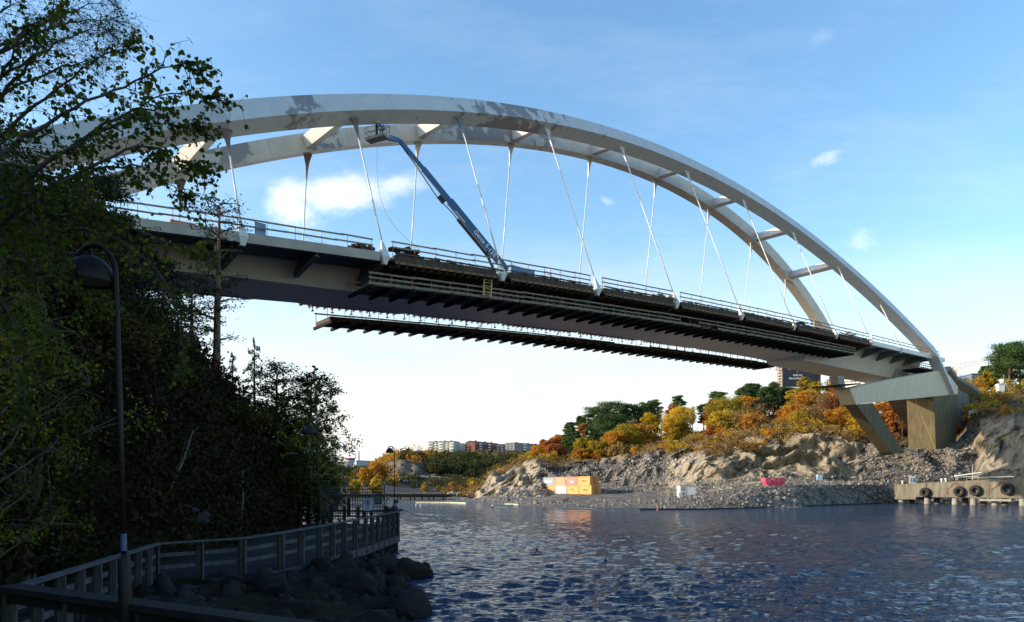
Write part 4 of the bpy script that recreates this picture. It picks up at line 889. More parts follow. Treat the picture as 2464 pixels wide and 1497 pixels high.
# right shore: (fn, cx, ytop, ybase or None, crown width in crop px, distance, kind, leaf, label)
TR = [
 (c3, 650, 665, None, 170, 236, 'oak', 'lf_oak', 'orange broadleaf bush-like tree, leftmost on the rocky slope'),
 (c3, 770, 590, None, 190, 246, 'oak', 'lf_rust', 'rusty orange tree behind the leftmost orange one'),
 (c3, 905, 540, None, 150, 252, 'oak', 'lf_oak', 'bright red-orange tree just left of the dark leaning pine column'),
 (c3, 840, 640, None, 170, 230, 'oak', 'lf_rust', 'low rust coloured tree below the bright red-orange one'),
 (c3, 1000, 410, None, 120, 240, 'pine', 'lf_pine', 'leftmost tall dark pine on the right shore hill'),
 (c3, 1120, 340, None, 90, 258, 'pine', 'lf_pine', 'small bluish pine top right of the leftmost dark pine'),
 (c3, 1150, 385, None, 110, 250, 'oak', 'lf_rust', 'rust tree squeezed between two pines on the hill'),
 (c3, 1290, 240, None, 190, 256, 'pine', 'lf_pine', 'flat-topped pine at the left shoulder of the pine group'),
 (c3, 1470, 185, None, 230, 258, 'pine', 'lf_pine', 'largest dome-shaped pine in the middle of the hill'),
 (c3, 1400, 330, None, 250, 246, 'pine', 'lf_pine', 'dense green pine in front of the dome-shaped pine'),
 (c3, 1670, 210, None, 210, 262, 'pine', 'lf_pine', 'broad pine right of the dome-shaped one'),
 (c3, 1620, 210, None, 120, 272, 'oak', 'lf_yel', 'small yellow crown peeping over the pine ridge'),
 (c3, 1850, 190, None, 150, 262, 'pine', 'lf_pine', 'left one of two pines before the gap in the ridge'),
 (c3, 1955, 160, None, 130, 264, 'pine', 'lf_pine', 'highest pine just before the gap in the ridge'),
 (c3, 2035, 215, None, 90, 258, 'bare', 'lf_brn', 'bare grey birch in the gap beside the highest pine'),
 (c3, 1360, 430, None, 200, 242, 'pine', 'lf_pine', 'lower green pine under the flat-topped pine'),
 (c3, 1560, 330, None, 200, 250, 'pine', 'lf_pine', 'green pine filling the gap between the dome-shaped and the broad pine'),
 (c3, 1060, 520, None, 120, 236, 'pine', 'lf_pine', 'lower green pine against the leftmost tall dark pine'),
 (c3, 1190, 560, 850, 200, 217, 'oak', 'lf_olv', 'orange and green oak low above the rubble left of the containers roofline'),
 (c3, 1320, 600, 850, 200, 215, 'oak', 'lf_olv', 'yellow-green oak directly above the containers'),
 (c3, 1120, 690, 860, 150, 213, 'oak', 'lf_oak', 'small amber tree low on the slope above the containers'),
 (c3, 1500, 485, 850, 200, 222, 'oak', 'lf_oak', 'amber-orange oak at the left edge of the big mixed crown'),
 (c3, 1650, 400, 840, 290, 226, 'oak', 'lf_olv', 'largest olive and yellow oak above the rubble heap'),
 (c3, 1790, 400, 800, 250, 228, 'oak', 'lf_oak', 'brownish orange oak behind right of the largest olive oak'),
 (c3, 1700, 340, None, 110, 240, 'birch', 'lf_brn', 'pale beige birch top over the olive oak'),
 (c3, 1910, 275, None, 170, 242, 'oak', 'lf_yel', 'yellow and orange maple under the highest pine'),
 (c3, 1540, 650, 850, 150, 211, 'birch', 'lf_brn', 'pale yellowish birch low in front of the olive oak'),
 (c3, 1735, 650, 810, 90, 209, 'bare', 'lf_brn', 'thin pale leafless tree on the rubble edge'),
 (c3, 1930, 620, 780, 210, 214, 'bush', 'lf_brn', 'brownish thicket right of the thin leafless tree'),
 (c3, 2030, 600, 820, 130, 208, 'bare', 'lf_brn', 'dark leafless tree standing on the rock lip'),
 (c3, 2250, 190, 650, 260, 236, 'oak', 'lf_yel', 'big yellow round tree alone right of the gap'),
 (c3, 2180, 330, 640, 200, 232, 'oak', 'lf_olv', 'olive lower crown under the big yellow round tree'),
 (c3, 2190, 190, None, 160, 250, 'oak', 'lf_rust', 'crimson tree behind the big yellow round tree'),
 (c3, 2215, 105, None, 110, 262, 'pine', 'lf_pine', 'pine poking up behind the crimson tree'),
 (c3, 2135, 560, 720, 120, 215, 'bush', 'lf_yel', 'pale yellow bush below the big yellow round tree'),
 (c3, 2380, 200, None, 110, 250, 'bare', 'lf_brn', 'leafless tree right of the big yellow round tree'),
 (c4, 420, 440, None, 90, 252, 'pine', 'lf_pine', 'small wide pine left of the red-orange ridge tree'),
 (c4, 560, 325, None, 130, 256, 'pine', 'lf_pine', 'pine behind the red-orange ridge tree'),
 (c4, 540, 380, None, 180, 244, 'oak', 'lf_rust', 'red-orange ridge tree left of the great yellow oak'),
 (c4, 650, 355, 740, 270, 230, 'oak', 'lf_olv', 'great yellow oak in the middle of the right shore'),
 (c4, 590, 480, 760, 190, 224, 'oak', 'lf_yel', 'golden lower left limb tree of the great yellow oak'),
 (c4, 480, 590, 770, 110, 222, 'bush', 'lf_rust', 'red bush at the foot of the great yellow oak'),
 (c4, 800, 285, None, 110, 250, 'pine', 'lf_pine', 'left pine of the trio right of the great yellow oak'),
 (c4, 860, 250, None, 130, 252, 'pine', 'lf_pine', 'middle pine of the trio right of the great yellow oak'),
 (c4, 920, 248, None, 110, 254, 'pine', 'lf_pine', 'right pine of the trio right of the great yellow oak'),
 (c4, 830, 360, None, 200, 240, 'oak', 'lf_oak', 'brown-orange tree under the pine trio'),
 (c4, 760, 500, 760, 220, 212, 'bare', 'lf_brn', 'leafless brownish tree right of the great yellow oak'),
 (c4, 885, 560, 740, 180, 208, 'birch', 'lf_oak', 'thin orange birch on the rock above the pink skip'),
 (c4, 960, 430, 700, 200, 220, 'bare', 'lf_brn', 'wide leafless tree between the orange birch and the pines'),
 (c4, 1015, 275, None, 100, 244, 'pine', 'lf_pine', 'pine just left of the dark sign building'),
 (c4, 1085, 238, None, 110, 246, 'pine', 'lf_pine', 'pine touching the left edge of the dark sign building'),
 (c4, 1050, 400, None, 220, 226, 'pine', 'lf_spruce', 'dark squat pine below the sign building corner'),
 (c4, 1210, 290, None, 150, 250, 'pine', 'lf_pine', 'dark green pine in front of the small brick house'),
 (c4, 1280, 270, None, 130, 238, 'oak', 'lf_olv', 'olive tree hiding the foot of the small brick house'),
 (c4, 1395, 290, 640, 220, 226, 'oak', 'lf_oak', 'upper tier of the orange oak below the brick house'),
 (c4, 1290, 440, 650, 230, 216, 'oak', 'lf_oak', 'wide orange oak halfway down the slope left of the concrete leg'),
 (c4, 1330, 540, 690, 230, 208, 'oak', 'lf_olv', 'low olive green tree under the wide orange oak'),
 (c4, 1385, 180, None, 90, 252, 'pine', 'lf_olv', 'green pointed tree in front of the dark sign wall'),
 (c4, 1490, 205, 420, 130, 246, 'birch', 'lf_olv', 'olive birch right of the dark sign wall'),
 (c4, 1500, 140, None, 90, 262, 'spruce', 'lf_spruce', 'dark pointed conifer at the right edge of the sign wall'),
 (c4, 1570, 320, 620, 150, 214, 'bare', 'lf_brn', 'bare white-stemmed birch between the two orange oaks'),
 (c4, 1460, 450, 720, 190, 206, 'bare', 'lf_brn', 'brown leafless thicket tree over the cliff edge'),
 (c4, 1620, 190, None, 150, 246, 'bare', 'lf_brn', 'reddish leafless crown near the beam end'),
 (c4, 1690, 155, None, 130, 244, 'oak', 'lf_oak', 'orange treetop touching the girder underside'),
 (c4, 1690, 320, 660, 260, 218, 'oak', 'lf_rust', 'large rust-orange oak crossing behind the concrete leg'),
 (c4, 1740, 470, 740, 240, 208, 'oak', 'lf_oak', 'glowing orange oak low beside the concrete leg'),
 (c4, 1900, 520, 720, 200, 205, 'oak', 'lf_yel', 'yellow-orange tree just right of the leg top'),
 (c4, 745, 780, 925, 160, 176, 'bush', 'lf_yel', 'yellow bush on the cliff lip above the pink skip'),
 (c4, 820, 825, 925, 80, 174, 'bush', 'lf_olv', 'bright green bush beside the yellow one on the cliff lip'),
 (c4, 1500, 680, 800, 260, 186, 'bush', 'lf_brn', 'dry brown scrub along the cliff edge left of the leg'),
 (c5, 450, 515, 740, 220, 205, 'oak', 'lf_oak', 'orange oak framed between the leaning leg and the pier'),
 (c5, 545, 520, 700, 130, 200, 'oak', 'lf_rust', 'rust tree touching the left side of the pier'),
 (c5, 600, 510, 690, 80, 196, 'bare', 'lf_brn', 'thin pale birch just left of the pier face'),
 (c5, 1215, 285, None, 130, 226, 'bush', 'lf_olv', 'olive bush right behind the curved approach span'),
 (c5, 1300, 240, None, 90, 232, 'pine', 'lf_pine', 'small pine right of the distant blue roof'),
 (c5, 1365, 250, None, 110, 230, 'oak', 'lf_olv', 'green leafy tree left of the tall pine'),
 (c5, 1310, 400, None, 180, 214, 'bush', 'lf_yel', 'yellowish round bush above the curved approach span'),
 (c5, 1240, 340, None, 130, 216, 'bush', 'lf_oak', 'orange-green bush against the approach span'),
 (c5, 1505, 50, 400, 230, 205, 'pine', 'lf_pine', 'tall solitary pine on the skyline far right'),
 (c5, 1465, 130, 400, 120, 212, 'pine', 'lf_pine', 'slimmer pine leaning beside the tall solitary pine'),
 (c5, 1600, 110, 420, 200, 215, 'pine', 'lf_pine', 'pine cut by the right edge of the picture'),
 (c5, 1590, 330, None, 170, 205, 'bush', 'lf_olv', 'dark olive undergrowth below the pines at the right edge'),
]
wsc = {'c3': 4.48*1.039, 'c4': 3.838*1.039, 'c5': 3.402*1.039}
for i, (fn, cx, yt, yb, w, Y, kind, leaf, lab) in enumerate(TR):
    x, ytop = fn(cx, yt); k = wsc[fn.__name__]; zt = zpx(ytop, Y)
    if yb is None: zb = RT.z(x, Y)
    else:
        zb = min(RT.z(x, Y), zpx(fn(cx, yb)[1], Y)); 
    H = max(2.2, zt-zb+.6); Wd = w/k/F*Y*(1.5 if kind == 'pine' else 1.35)
    zb2 = zt+.3-H
    tree(kind, ((x-CX)/F*Y, Y, zb2), H, Wd, leaf, 100+i, lab, dens=2.6 if kind == 'oak' else 2.8 if kind == 'pine' else 1.3, leafsize={'oak': .36, 'bare': .22, 'pine': .4}.get(kind, .36), trunk_vis=(.16 if H > 7 else .08) if kind == 'oak' else (.45 if 'solitary' in lab or 'slimmer' in lab else .3), group='trees on the right shore')
# understorey that reads as one mass between the named trees
def scatter_on(G, sel, n, size, m, name, rg, lift=.6, spread=1.0, kind='leaf'):
    idx = np.argwhere(sel); pick = idx[rg.integers(0, len(idx), n)]; base = G[pick[:, 0], pick[:, 1]]
    return base
rg2 = np.random.default_rng(44)
G, T = RT.G, RT.T; XX = RT.xs[:, None]+0*T
sel = (T > 4.9) & (T < 6.9) & (fbm(G, .12, 3, 8)+.35*fbm(G, .35, 2, 3) > .15) & ~((XX > 2050) & (XX < 2330) & (T < 6.1))
b = scatter_on(G, sel, 1500, 0, 0, '', rg2); Lp = []
for p in b:
    h = .4+1.3*rg2.random(); n = 16; Lp.append(p+np.array([0, 0, h*.5])+rg2.normal(size=(n, 3))*np.array([.8, .8, h*.4]))
v, f = leaves(np.concatenate(Lp), .38, rg=rg2); o = obj('undergrowth', npmesh('undergrowth', v, f), M['lf_brn']); o['kind'] = 'stuff'; o['label'] = 'dry brown scrub and low bushes on the right shore slope'; o['category'] = 'undergrowth'
sel = (T > 4.6) & (T < 7) & (fbm(G, .1, 3, 77) > .25) & ~((XX > 2050) & (XX < 2330) & (T < 6.1))
b = scatter_on(G, sel, 900, 0, 0, '', rg2); Lp = []
for p in b:
    h = .5+2.2*rg2.random(); n = 26; Lp.append(p+np.array([0, 0, h*.5])+rg2.normal(size=(n, 3))*np.array([1.0, 1.0, h*.35]))
v, f = leaves(np.concatenate(Lp), .38, rg=rg2); o = obj('undergrowth', npmesh('undergrowth', v, f), M['lf_scrub']); o['kind'] = 'stuff'; o['label'] = 'green and yellow shrubs filling the slope between the trees'; o['category'] = 'undergrowth'

rg6 = np.random.default_rng(66)
for m_, n_, lab in (('lf_oak', 70, 'orange low growth filling between the right shore trees'), ('lf_olv', 90, 'olive low growth filling between the right shore trees'), ('lf_brn', 80, 'pale brown thickets filling between the right shore trees')):
    sel = (T > 4.95) & (T < 6.3) & ~((XX > 2040) & (XX < 2330) & (T < 6.1)) & (XX > 1270); b = scatter_on(G, sel, n_, 0, 0, '', rg6); Lp = []
    for p in b:
        w = rg6.uniform(1.2, 2.6); h = rg6.uniform(1.4, 3.4)
        for k in range(4):
            c = p+np.array([rg6.normal()*w*.6, rg6.normal()*w*.6, h*rg6.uniform(.3, .7)]); Lp.append(lobe_pts(rg6, c, (w*.6, w*.6, h*.4), 70, .3))
    v, f = leaves(np.concatenate(Lp), .34, rg=rg6); o = obj('undergrowth', npmesh('undergrowth', v, f), M[m_]); o['kind'] = 'stuff'; o['label'] = lab; o['category'] = 'undergrowth'

# ------------------------------------------------------------------ loose stones (uncountable)
def ico(sub_=1):
    import bmesh
    bm = bmesh.new(); bmesh.ops.create_icosphere(bm, subdivisions=sub_, radius=1); v = np.array([x.co for x in bm.verts]); f = np.array([[q.index for q in x.verts] for x in bm.faces]); bm.free(); return v, f
def stones(P, size, name, m, label, rg, sub_=1, squash=.7):
    v0, f0 = ico(sub_); n = len(P); k = len(v0); sz = size*(.35+rg.pareto(2.6, n)*.55).clip(0, 2.4)
    d = 1+.8*(rg.random((n, k))-.5); R = rg.normal(size=(n, 3, 3)); R, _ = np.linalg.qr(R); sc = rg.uniform(squash, 1.25, (n, 1, 3))
    V_ = np.einsum('nij,nkj->nki', R, v0[None]*d[..., None]*sc)*sz[:, None, None]+np.asarray(P)[:, None]
    Fq = f0[None]+(np.arange(n)*k)[:, None, None]
    o = obj(name, npmesh(name, V_.reshape(-1, 3), Fq.reshape(-1, 3)), m); o['kind'] = 'stuff'; o['label'] = label; o['category'] = 'stones'; return o
def islandstone(name, cols):
    m = bpy.data.materials.new(name); m.use_nodes = True; nt = m.node_tree; p = nt.nodes['Principled BSDF']; p.inputs['Roughness'].default_value = .9; p.inputs['Specular IOR Level'].default_value = .2
    g = N(nt, 'ShaderNodeNewGeometry'); r = N(nt, 'ShaderNodeValToRGB'); cr = r.color_ramp
    while len(cr.elements) < len(cols): cr.elements.new(.5)
    for i, c in enumerate(cols): cr.elements[i].position = i/(len(cols)-1); cr.elements[i].color = (*c, 1)
    nt.links.new(g.outputs['Random Per Island'], r.inputs[0]); nt.links.new(r.outputs[0], p.inputs['Base Color']); return m
M['rub'] = islandstone('rubble_stone', [(.09, .088, .086), (.17, .162, .152), (.26, .24, .21), (.42, .37, .31)])
def pick(sel, n, rg, jit=.5):
    idx = np.argwhere(sel); q = idx[rg.integers(0, len(idx), n)]; return G[q[:, 0], q[:, 1]]+rg.normal(size=(n, 3))*np.array([jit, jit, jit*.15])
rg3 = np.random.default_rng(9)
stones(pick((T > .8) & (T < 1.9), 9000, rg3, .7), .13, 'shore_stones', M['rub'], 'grey stones strewn along the far water edge', rg3)
stones(pick((T > 3.0) & (T < 5.0) & (XX > 1290) & (XX < 1610), 12000, rg3, .6), .17, 'rubble', M['rub'], 'blasted rubble heap behind the containers', rg3)
stones(pick((T > 2.6) & (T < 5.1) & (XX > 2070) & (XX < 2330), 16000, rg3, .4), .125, 'gravel_slope', M['rub'], 'coarse gravel slope below the bridge pier', rg3)
stones(pick((T > 1.6) & (T < 3.2) & (XX > 1600) & (XX < 2140), 8000, rg3, .5), .14, 'rubble', M['rub'], 'rubble bank below the pink skip', rg3)
stones(pick((T > 2.7) & (T < 3.4) & (XX > 1180) & (XX < 1320), 1800, rg3, .5), .17, 'rubble', M['rub'], 'broken rock below the leftmost slope', rg3)
stones(pick((T > 1.0) & (T < 1.7) & (XX > 1740) & (XX < 2140), 40, rg3, .5), .6, 'boulders', M['stone'], 'large pale boulders half in the water left of the jetty', rg3, 2)

# ------------------------------------------------------------------ far shore: buildings, road, woods
def building(name, label, cat, p0, p1, depth, z0, z1, wallm, roofm, floors, bays, group=None, balc=0, win=(.5, .5), roof=.0, sidem=None, roofh=0):
    """p0,p1 ground corners of the front (xy), depth away from the viewer"""
    p0 = Vector((p0[0], p0[1], 0)); p1 = Vector((p1[0], p1[1], 0)); r = (p1-p0); L = r.length; r.normalize(); n = Vector((-r.y, r.x, 0))
    if n.y < 0: n = -n
    root = thing(name, label, cat, tuple(p0+EZ*z0), group)
    mb = MB(); mb.prism([p0+EZ*z0, p1+EZ*z0, p1+EZ*z1, p0+EZ*z1], n*depth); mb.build('wall', wallm, root)
    mb = MB(); c = (p0+p1)/2+n*depth/2
    if roofh:
        mb.prism([p0-n*.4-r*.4+EZ*(z1+.02), p0+n*depth/2-r*.4+EZ*(z1+roofh), p0+n*(depth+.4)-r*.4+EZ*(z1+.02)], r*(L+.8))
    else: mb.box(c+EZ*(z1+.25), (L+.7, depth+.7, .5), (r, n, EZ))
    rf = mb.build('roof', roofm, root)
    for t in ((.2, .55, .8) if L > 15 else ()):
        mb = MB(); mb.box(p0+r*L*t+n*depth*.5+EZ*(z1+max(.9, roofh)), (1.6, 1.2, 1.6), (r, n, EZ)); sub(mb, 'chimney', roofm, root, rf)
    H = (z1-z0)/floors; B = L/bays
    for i in range(floors):
        for j in range(bays):
            cx = p0+r*B*(j+.5)+EZ*(z0+H*(i+.55)); mb = MB(); mb.box(cx-n*.03, (B*win[0], .1, H*win[1]), (r, n, EZ)); w = mb.build('window', M['glass'], root)
            if balc and j % 3 == balc-1:
                mb = MB(); mb.box(cx-n*.7-EZ*H*.3, (B*.9, 1.4, .18), (r, n, EZ)); mb.box(cx-n*1.35-EZ*H*.12, (B*.9, .06, H*.32), (r, n, EZ)); mb.build('balcony', M['white'], root)
    # left end wall windows
    for i in range(floors):
        for q in (.3, .7):
            mb = MB(); mb.box(p0-r*.03+n*depth*q+EZ*(z0+H*(i+.55)), (.1, depth*.16, H*win[1]), (r, n, EZ)); mb.build('window', M['glass'], root)
    return root
def gx(x, Y): return ((x-CX)/F*Y, Y)
W1 = mat('wall_grey_green', (.42, .46, .40), .8); W2 = mat('wall_cream', (.62, .55, .42), .8); W3 = mat('wall_red', (.17, .05, .045), .8); W4 = mat('wall_dusty_red', (.26, .13, .12), .8); W5 = mat('wall_grey', (.18, .19, .21), .8); RD = mat('roof_dark', (.07, .055, .055), .8); W6 = mat('wall_hospital', (.42, .44, .47), .8); RR = mat('roof_red', (.25, .08, .07), .8)
def zz(y, Y): return zpx(y, Y)
building('apartment_block', 'pale green-grey apartment block, left one of the blocks on the far ridge', 'apartment block', gx(1030, 700), gx(1092, 690), 13, zz(1096, 700), zz(1064, 700), W1, RD, 5, 7, 'apartment blocks on the far ridge', 1)
building('apartment_block', 'cream apartment block with balconies right of the green-grey one', 'apartment block', gx(1093, 706), gx(1136, 745), 12, zz(1096, 706), zz(1068, 720), W2, RD, 4, 8, 'apartment blocks on the far ridge', 2)
building('apartment_block', 'dark red apartment block with the tallest gable on the far ridge', 'apartment block', gx(1143, 690), gx(1206, 730), 12, zz(1094, 690), zz(1064, 690), W3, RD, 5, 9, 'apartment blocks on the far ridge', 2, roofh=1.8)
building('apartment_block', 'low dusty pink apartment block between the dark red and the grey one', 'apartment block', gx(1204, 745), gx(1236, 745), 12, zz(1094, 745), zz(1071, 745), W4, RD, 4, 6, 'apartment blocks on the far ridge', 1, roofh=1.5)
building('apartment_block', 'dark grey apartment block with a flat roof, rightmost on the far ridge', 'apartment block', gx(1238, 700), gx(1315, 740), 12, zz(1094, 700), zz(1066, 700), W5, RD, 5, 9, 'apartment blocks on the far ridge', 3)
building('shed', 'small dark building between the cream and the dark red blocks', 'building', gx(1130, 752), gx(1146, 752), 10, zz(1094, 752), zz(1076, 752), W5, RD, 2, 3)
building('hospital_block', 'long low grey building under the distant chimney', 'building', gx(858, 1000), gx(945, 1060), 30, zz(1136, 1000), zz(1108, 1000), W6, M['white'], 5, 14, win=(.8, .35))
# flared tower
t = thing('water_tower', 'flared tower with a red rim left of the long grey building', 'tower', (*gx(843, 980), zz(1140, 980)))
c = Vector((*gx(843, 980), 0)); mb = MB(); mb.lathe(c, [(4.2, zz(1142, 980)), (4.2, zz(1119, 980)), (4.6, zz(1117, 980)), (6.6, zz(1107, 980))], 16); mb.build('shaft', W6, t)
mb = MB(); mb.lathe(c, [(6.62, zz(1107, 980)), (6.9, zz(1104, 980)), (6.5, zz(1102.5, 980)), (0.1, zz(1101.5, 980))], 16); mb.build('cap', RR, t)
mb = MB(); c = Vector((*gx(863.5, 1050), 0)); mb.lathe(c, [(1.6, zz(1135, 1050)), (1.3, zz(1085, 1050)), (.05, zz(1084.8, 1050))], 12); tag(mb.build('chimney', W6, None, origin=tuple(c+EZ*zz(1135, 1050))), 'slim distant chimney stack above the long grey building', 'chimney')
# hazy roofs further left
building('warehouse', 'low pale warehouse roof at the foot of the flared tower', 'building', gx(795, 640), gx(872, 660), 20, zz(1149, 640), zz(1137, 640), W6, W6, 1, 8)
building('warehouse', 'sunlit cream building partly behind the birch left of the tower', 'building', gx(800, 900), gx(832, 900), 20, zz(1142, 900), zz(1112, 900), W2, RD, 4, 3)
# road on retaining wall
def ribbon(name, pts, w, th, m, label, cat):
    mb = MB()
    for i in range(len(pts)-1): mb.beam(pts[i], pts[i+1]+(pts[i+1]-pts[i])*.002, w, th)
    return tag(mb.build(name, m, None, origin=tuple(pts[0])), label, cat)
rp = [A(x, y, Y) for x, y, Y in ((884, 1139, 400), (905, 1140.5, 404), (940, 1145, 405), (985, 1149, 406), (1040, 1151.5, 408), (1100, 1153, 410), (1180, 1156.5, 410))]
ribbon('retaining_wall', [p-EZ*1.2 for p in rp], 5, 2.6, M['concrete'], 'pale concrete road wall climbing past the far rock cutting', 'wall')
mb = MB()
for i in range(len(rp)-1): mb.beam(rp[i]+EZ*1.0-Vector((0, 2.5, 0)), rp[i+1]+EZ*1.0-Vector((0, 2.5, 0)), .25, .3)
tag(mb.build('road_parapet', M['white'], None, origin=tuple(rp[0])), 'thin light parapet along the far road', 'parapet')
mb = MB(); mb.beam(A(1130, 1156.5, 408), A(1182, 1157, 408), 6, 1.0)
for x in (1140, 1152, 1164, 1176): mb.beam(A(x, 1157, 408), A(x, 1176, 408), 1.2, 1.2, up=(0, 1, 0))
tag(mb.build('road_viaduct', M['concrete_dark'], None, origin=tuple(A(1130, 1176, 408))), 'grey road viaduct on posts at the foot of the far wooded hill', 'viaduct')
mb = MB(); mb.prism([A(883, 1158, 398), A(880, 1142, 398), A(886, 1137, 398), A(900, 1139, 398), A(905, 1158, 398)], Vector((0, 8, 0))); tag(mb.build('rock_outcrop', M['stone'], None, origin=tuple(A(890, 1158, 398))), 'pale sunlit rock outcrop at the left end of the far road', 'rock')
# far quay
mb = MB(); a, b = A(800, 1200, 186), A(1085, 1201, 186); mb.beam(Vector((a.x, 186, 1.15)), Vector((b.x, 186, 1.15)), 3.5, .85)
for i in range(19): mb.beam(Vector((a.x+(b.x-a.x)*(i+.3*math.sin(i*2.7))/18.4, 184.7, -1)), Vector((a.x+(b.x-a.x)*(i+.3*math.sin(i*2.7))/18.4, 184.7, .75)), .3, .3, up=(0, 1, 0))
tag(mb.build('wooden_quay', M['wood_dark'], None, origin=(a.x, 186, 0)), 'long low dark quay on posts across the water', 'quay')
# woods of the far hill as one mass
rg4 = np.random.default_rng(21); G4, T4 = FT.G, FT.T; X4 = FT.xs[:, None]+0*T4
def wood(sel, n, hgt, wid, size, m, label, per=34, low=.35):
    idx = np.argwhere(sel); q = idx[rg4.integers(0, len(idx), n)]; B = G4[q[:, 0], q[:, 1]]; P = []
    for p in B:
        h = hgt*rg4.uniform(.55, 1.25); w = wid*rg4.uniform(.6, 1.3)
        d = rg4.normal(size=(per, 3)); d /= np.linalg.norm(d, axis=1)[:, None]; P.append(p+np.array([0, 0, h*(low+.22)])+d*np.array([w/2, w/2, h*.45])*rg4.uniform(.5, 1, (per, 1)))
    v, f = leaves(np.concatenate(P), size, rg=rg4); o = obj('wood', npmesh('wood', v, f), M[m]); o['kind'] = 'stuff'; o['label'] = label; o['category'] = 'woodland'
cl_ = (X4 > 925) & (X4 < 1035) & (T4 > 3.9) & (T4 < 5.02)
wood((X4 > 960) & (X4 < 1420) & (T4 > 4.0) & (T4 < 5.5) & ~cl_, 2600, 7, 7, 1.0, 'lf_far', 'dark wood covering the shaded far hillside')
wood((X4 > 905) & (X4 < 1420) & (T4 > 5.0) & (T4 < 5.6) & ~cl_, 420, 5, 6, .9, 'lf_olv', 'autumn trees along the top of the far hill')
wood((X4 > 905) & (X4 < 1060) & (T4 > 4.9) & (T4 < 5.9), 130, 6, 6, .9, 'lf_oak', 'orange trees over the far rock cutting')
wood((X4 > 880) & (X4 < 1420) & (T4 > 2.6) & (T4 < 3.85), 420, 2.6, 5, .8, 'lf_far', 'dark scrub below the far road')
wood((X4 > 500) & (X4 < 940) & (T4 > 3.2) & (T4 < 5.15), 520, 5, 6, .9, 'lf_far', 'dark trees on the low far shore at left')
wood((X4 > 820) & (X4 < 960) & (T4 > 3.1) & (T4 < 5.0), 36, 5, 5, .8, 'lf_oak', 'orange brush on the low far shore at left')
for i, (x, y0, y1, Y, w, lf, lab) in enumerate([(1021, 1162, 1184, 235, 1.0, 'lf_yel', 'slim yellow poplar on the far quay, left of the row'), (1054, 1168, 1184, 235, .9, 'lf_yel', 'thin yellow poplar second in the row on the far quay'), (1077, 1170, 1186, 236, 1.1, 'lf_oak', 'short amber tree third in the row on the far quay'), (1090, 1160, 1186, 237, 1.6, 'lf_oak', 'wide amber tree on the far quay next to the short one'), (1141, 1152, 1186, 233, 1.7, 'lf_yel', 'tallest yellow poplar on the far quay'), (1203, 1158, 1182, 231, 1.1, 'lf_yel', 'yellow poplar nearest the rocky spit')]):
    H = (y1-y0)/F*Y*1.1; tree('birch', A(x, y1+1, Y), H, H*.38*w, lf, 300+i, lab, 2.2, .38, 'yellow poplars on the far quay', .1)
for i, (x, y0, y1, Y, w, lf, lab) in enumerate([(905, 1118, 1160, 330, 1.3, 'lf_oak', 'orange tree in front of the far road start'), (880, 1132, 1165, 320, 1.2, 'lf_oak', 'lower orange tree left of the far road start'), (905, 1158, 1190, 232, .9, 'lf_yel', 'glowing yellow bush beyond the wire fence'), (855, 1160, 1192, 228, .9, 'lf_yel', 'golden bush at the far water edge behind the fence'), (800, 1165, 1195, 226, 1.0, 'lf_oak', 'orange bush behind the second lamp post'), (760, 1168, 1196, 225, 1.0, 'lf_oak', 'orange bush seen between the birch stems'), (718, 1170, 1196, 225, 1.0, 'lf_yel', 'yellowish bush by the water at the foot of the left hill'), (1115, 1158, 1163, 405, 2.2, 'lf_oak', 'small orange shrub beside the far viaduct')]):
    H = (y1-y0)/F*Y*1.15+.5; tree('oak' if H > 5 else 'bush', A(x, y1+2, Y), H, H*.75*w, lf, 330+i, lab, 1.2, .6, None, .1)

# ------------------------------------------------------------------ dark wall building with lettering, brick house, blue roof, crane
Yb = 330
DB = mat('dark_wall', (.022, .025, .034), .7, var=.1); BR = mat('brick', (.30, .15, .11), .85, var=.2)
t = thing('office_building', 'dark slab building with white lettering seen under the bridge', 'building', (*gx(1870, Yb), zz(960, Yb)))
x0, x1 = gx(1884, Yb)[0], gx(1975, Yb)[0]
mb = MB(); mb.box(((x0+x1)/2, Yb+3.25, (zz(970, Yb)+zz(850, Yb))/2), (x1-x0, 6.5, zz(850, Yb)-zz(970, Yb))); wl = mb.build('wall', DB, t)
mb = MB(); xa = x0-.5; mb.box(((xa+x0)/2-.01, Yb+3.3, (zz(970, Yb)+zz(850, Yb))/2), (x0-xa-.02, 6.2, zz(850, Yb)-zz(970, Yb))); mb.build('stair_tower', M['concrete'], t)
for i in range(16):
    mb = MB(); mb.box((xa-.3, Yb+2.2, zz(966-i*7, Yb)), (.6, 2.6, .5)); mb.build('balcony_slab', BR, t)
def tx(b, x, y, sz, wd): text_mesh(b, sz, 'lettering', M['text_white'], (gx(x, Yb)[0], Yb-.08, zz(y, Yb)), (1, 0, 0), (0, 0, 1), parent=wl, root=t, ext=.04, width=wd)
tx('STOCKHOLM', 1920, 888, 1.15, 8.6); tx('-', 1919, 894.6, 1.2, .8); tx('OSCAR', 1919.5, 903.2, 1.15, 4.3); tx('PROPERTIES', 1920.5, 911.2, 1.15, 8.6); tx('-', 1919.5, 921, 1.2, 1.4)
Yh = 300
building('brick_house', 'small brick house with a pale flat roof in front of the dark sign building', 'house', gx(1897, Yh), gx(1952, Yh), 9, zz(960, Yh), zz(934, Yh), BR, M['white'], 2, 4)
building('blue_roof_building', 'distant blue-grey building right of the bridge end', 'building', gx(2338, 330), gx(2378, 330), 14, zz(955, 330), zz(901, 330), mat('blue_wall', (.13, .18, .27), .7), mat('blue_roof', (.16, .2, .28), .6), 2, 5)
cr = thing('tower_crane', 'pale orange tower crane jib rising behind the right end of the bridge', 'crane', tuple(A(2296, 960, 420)))
CM = mat('crane_orange', (.75, .42, .22), .6)
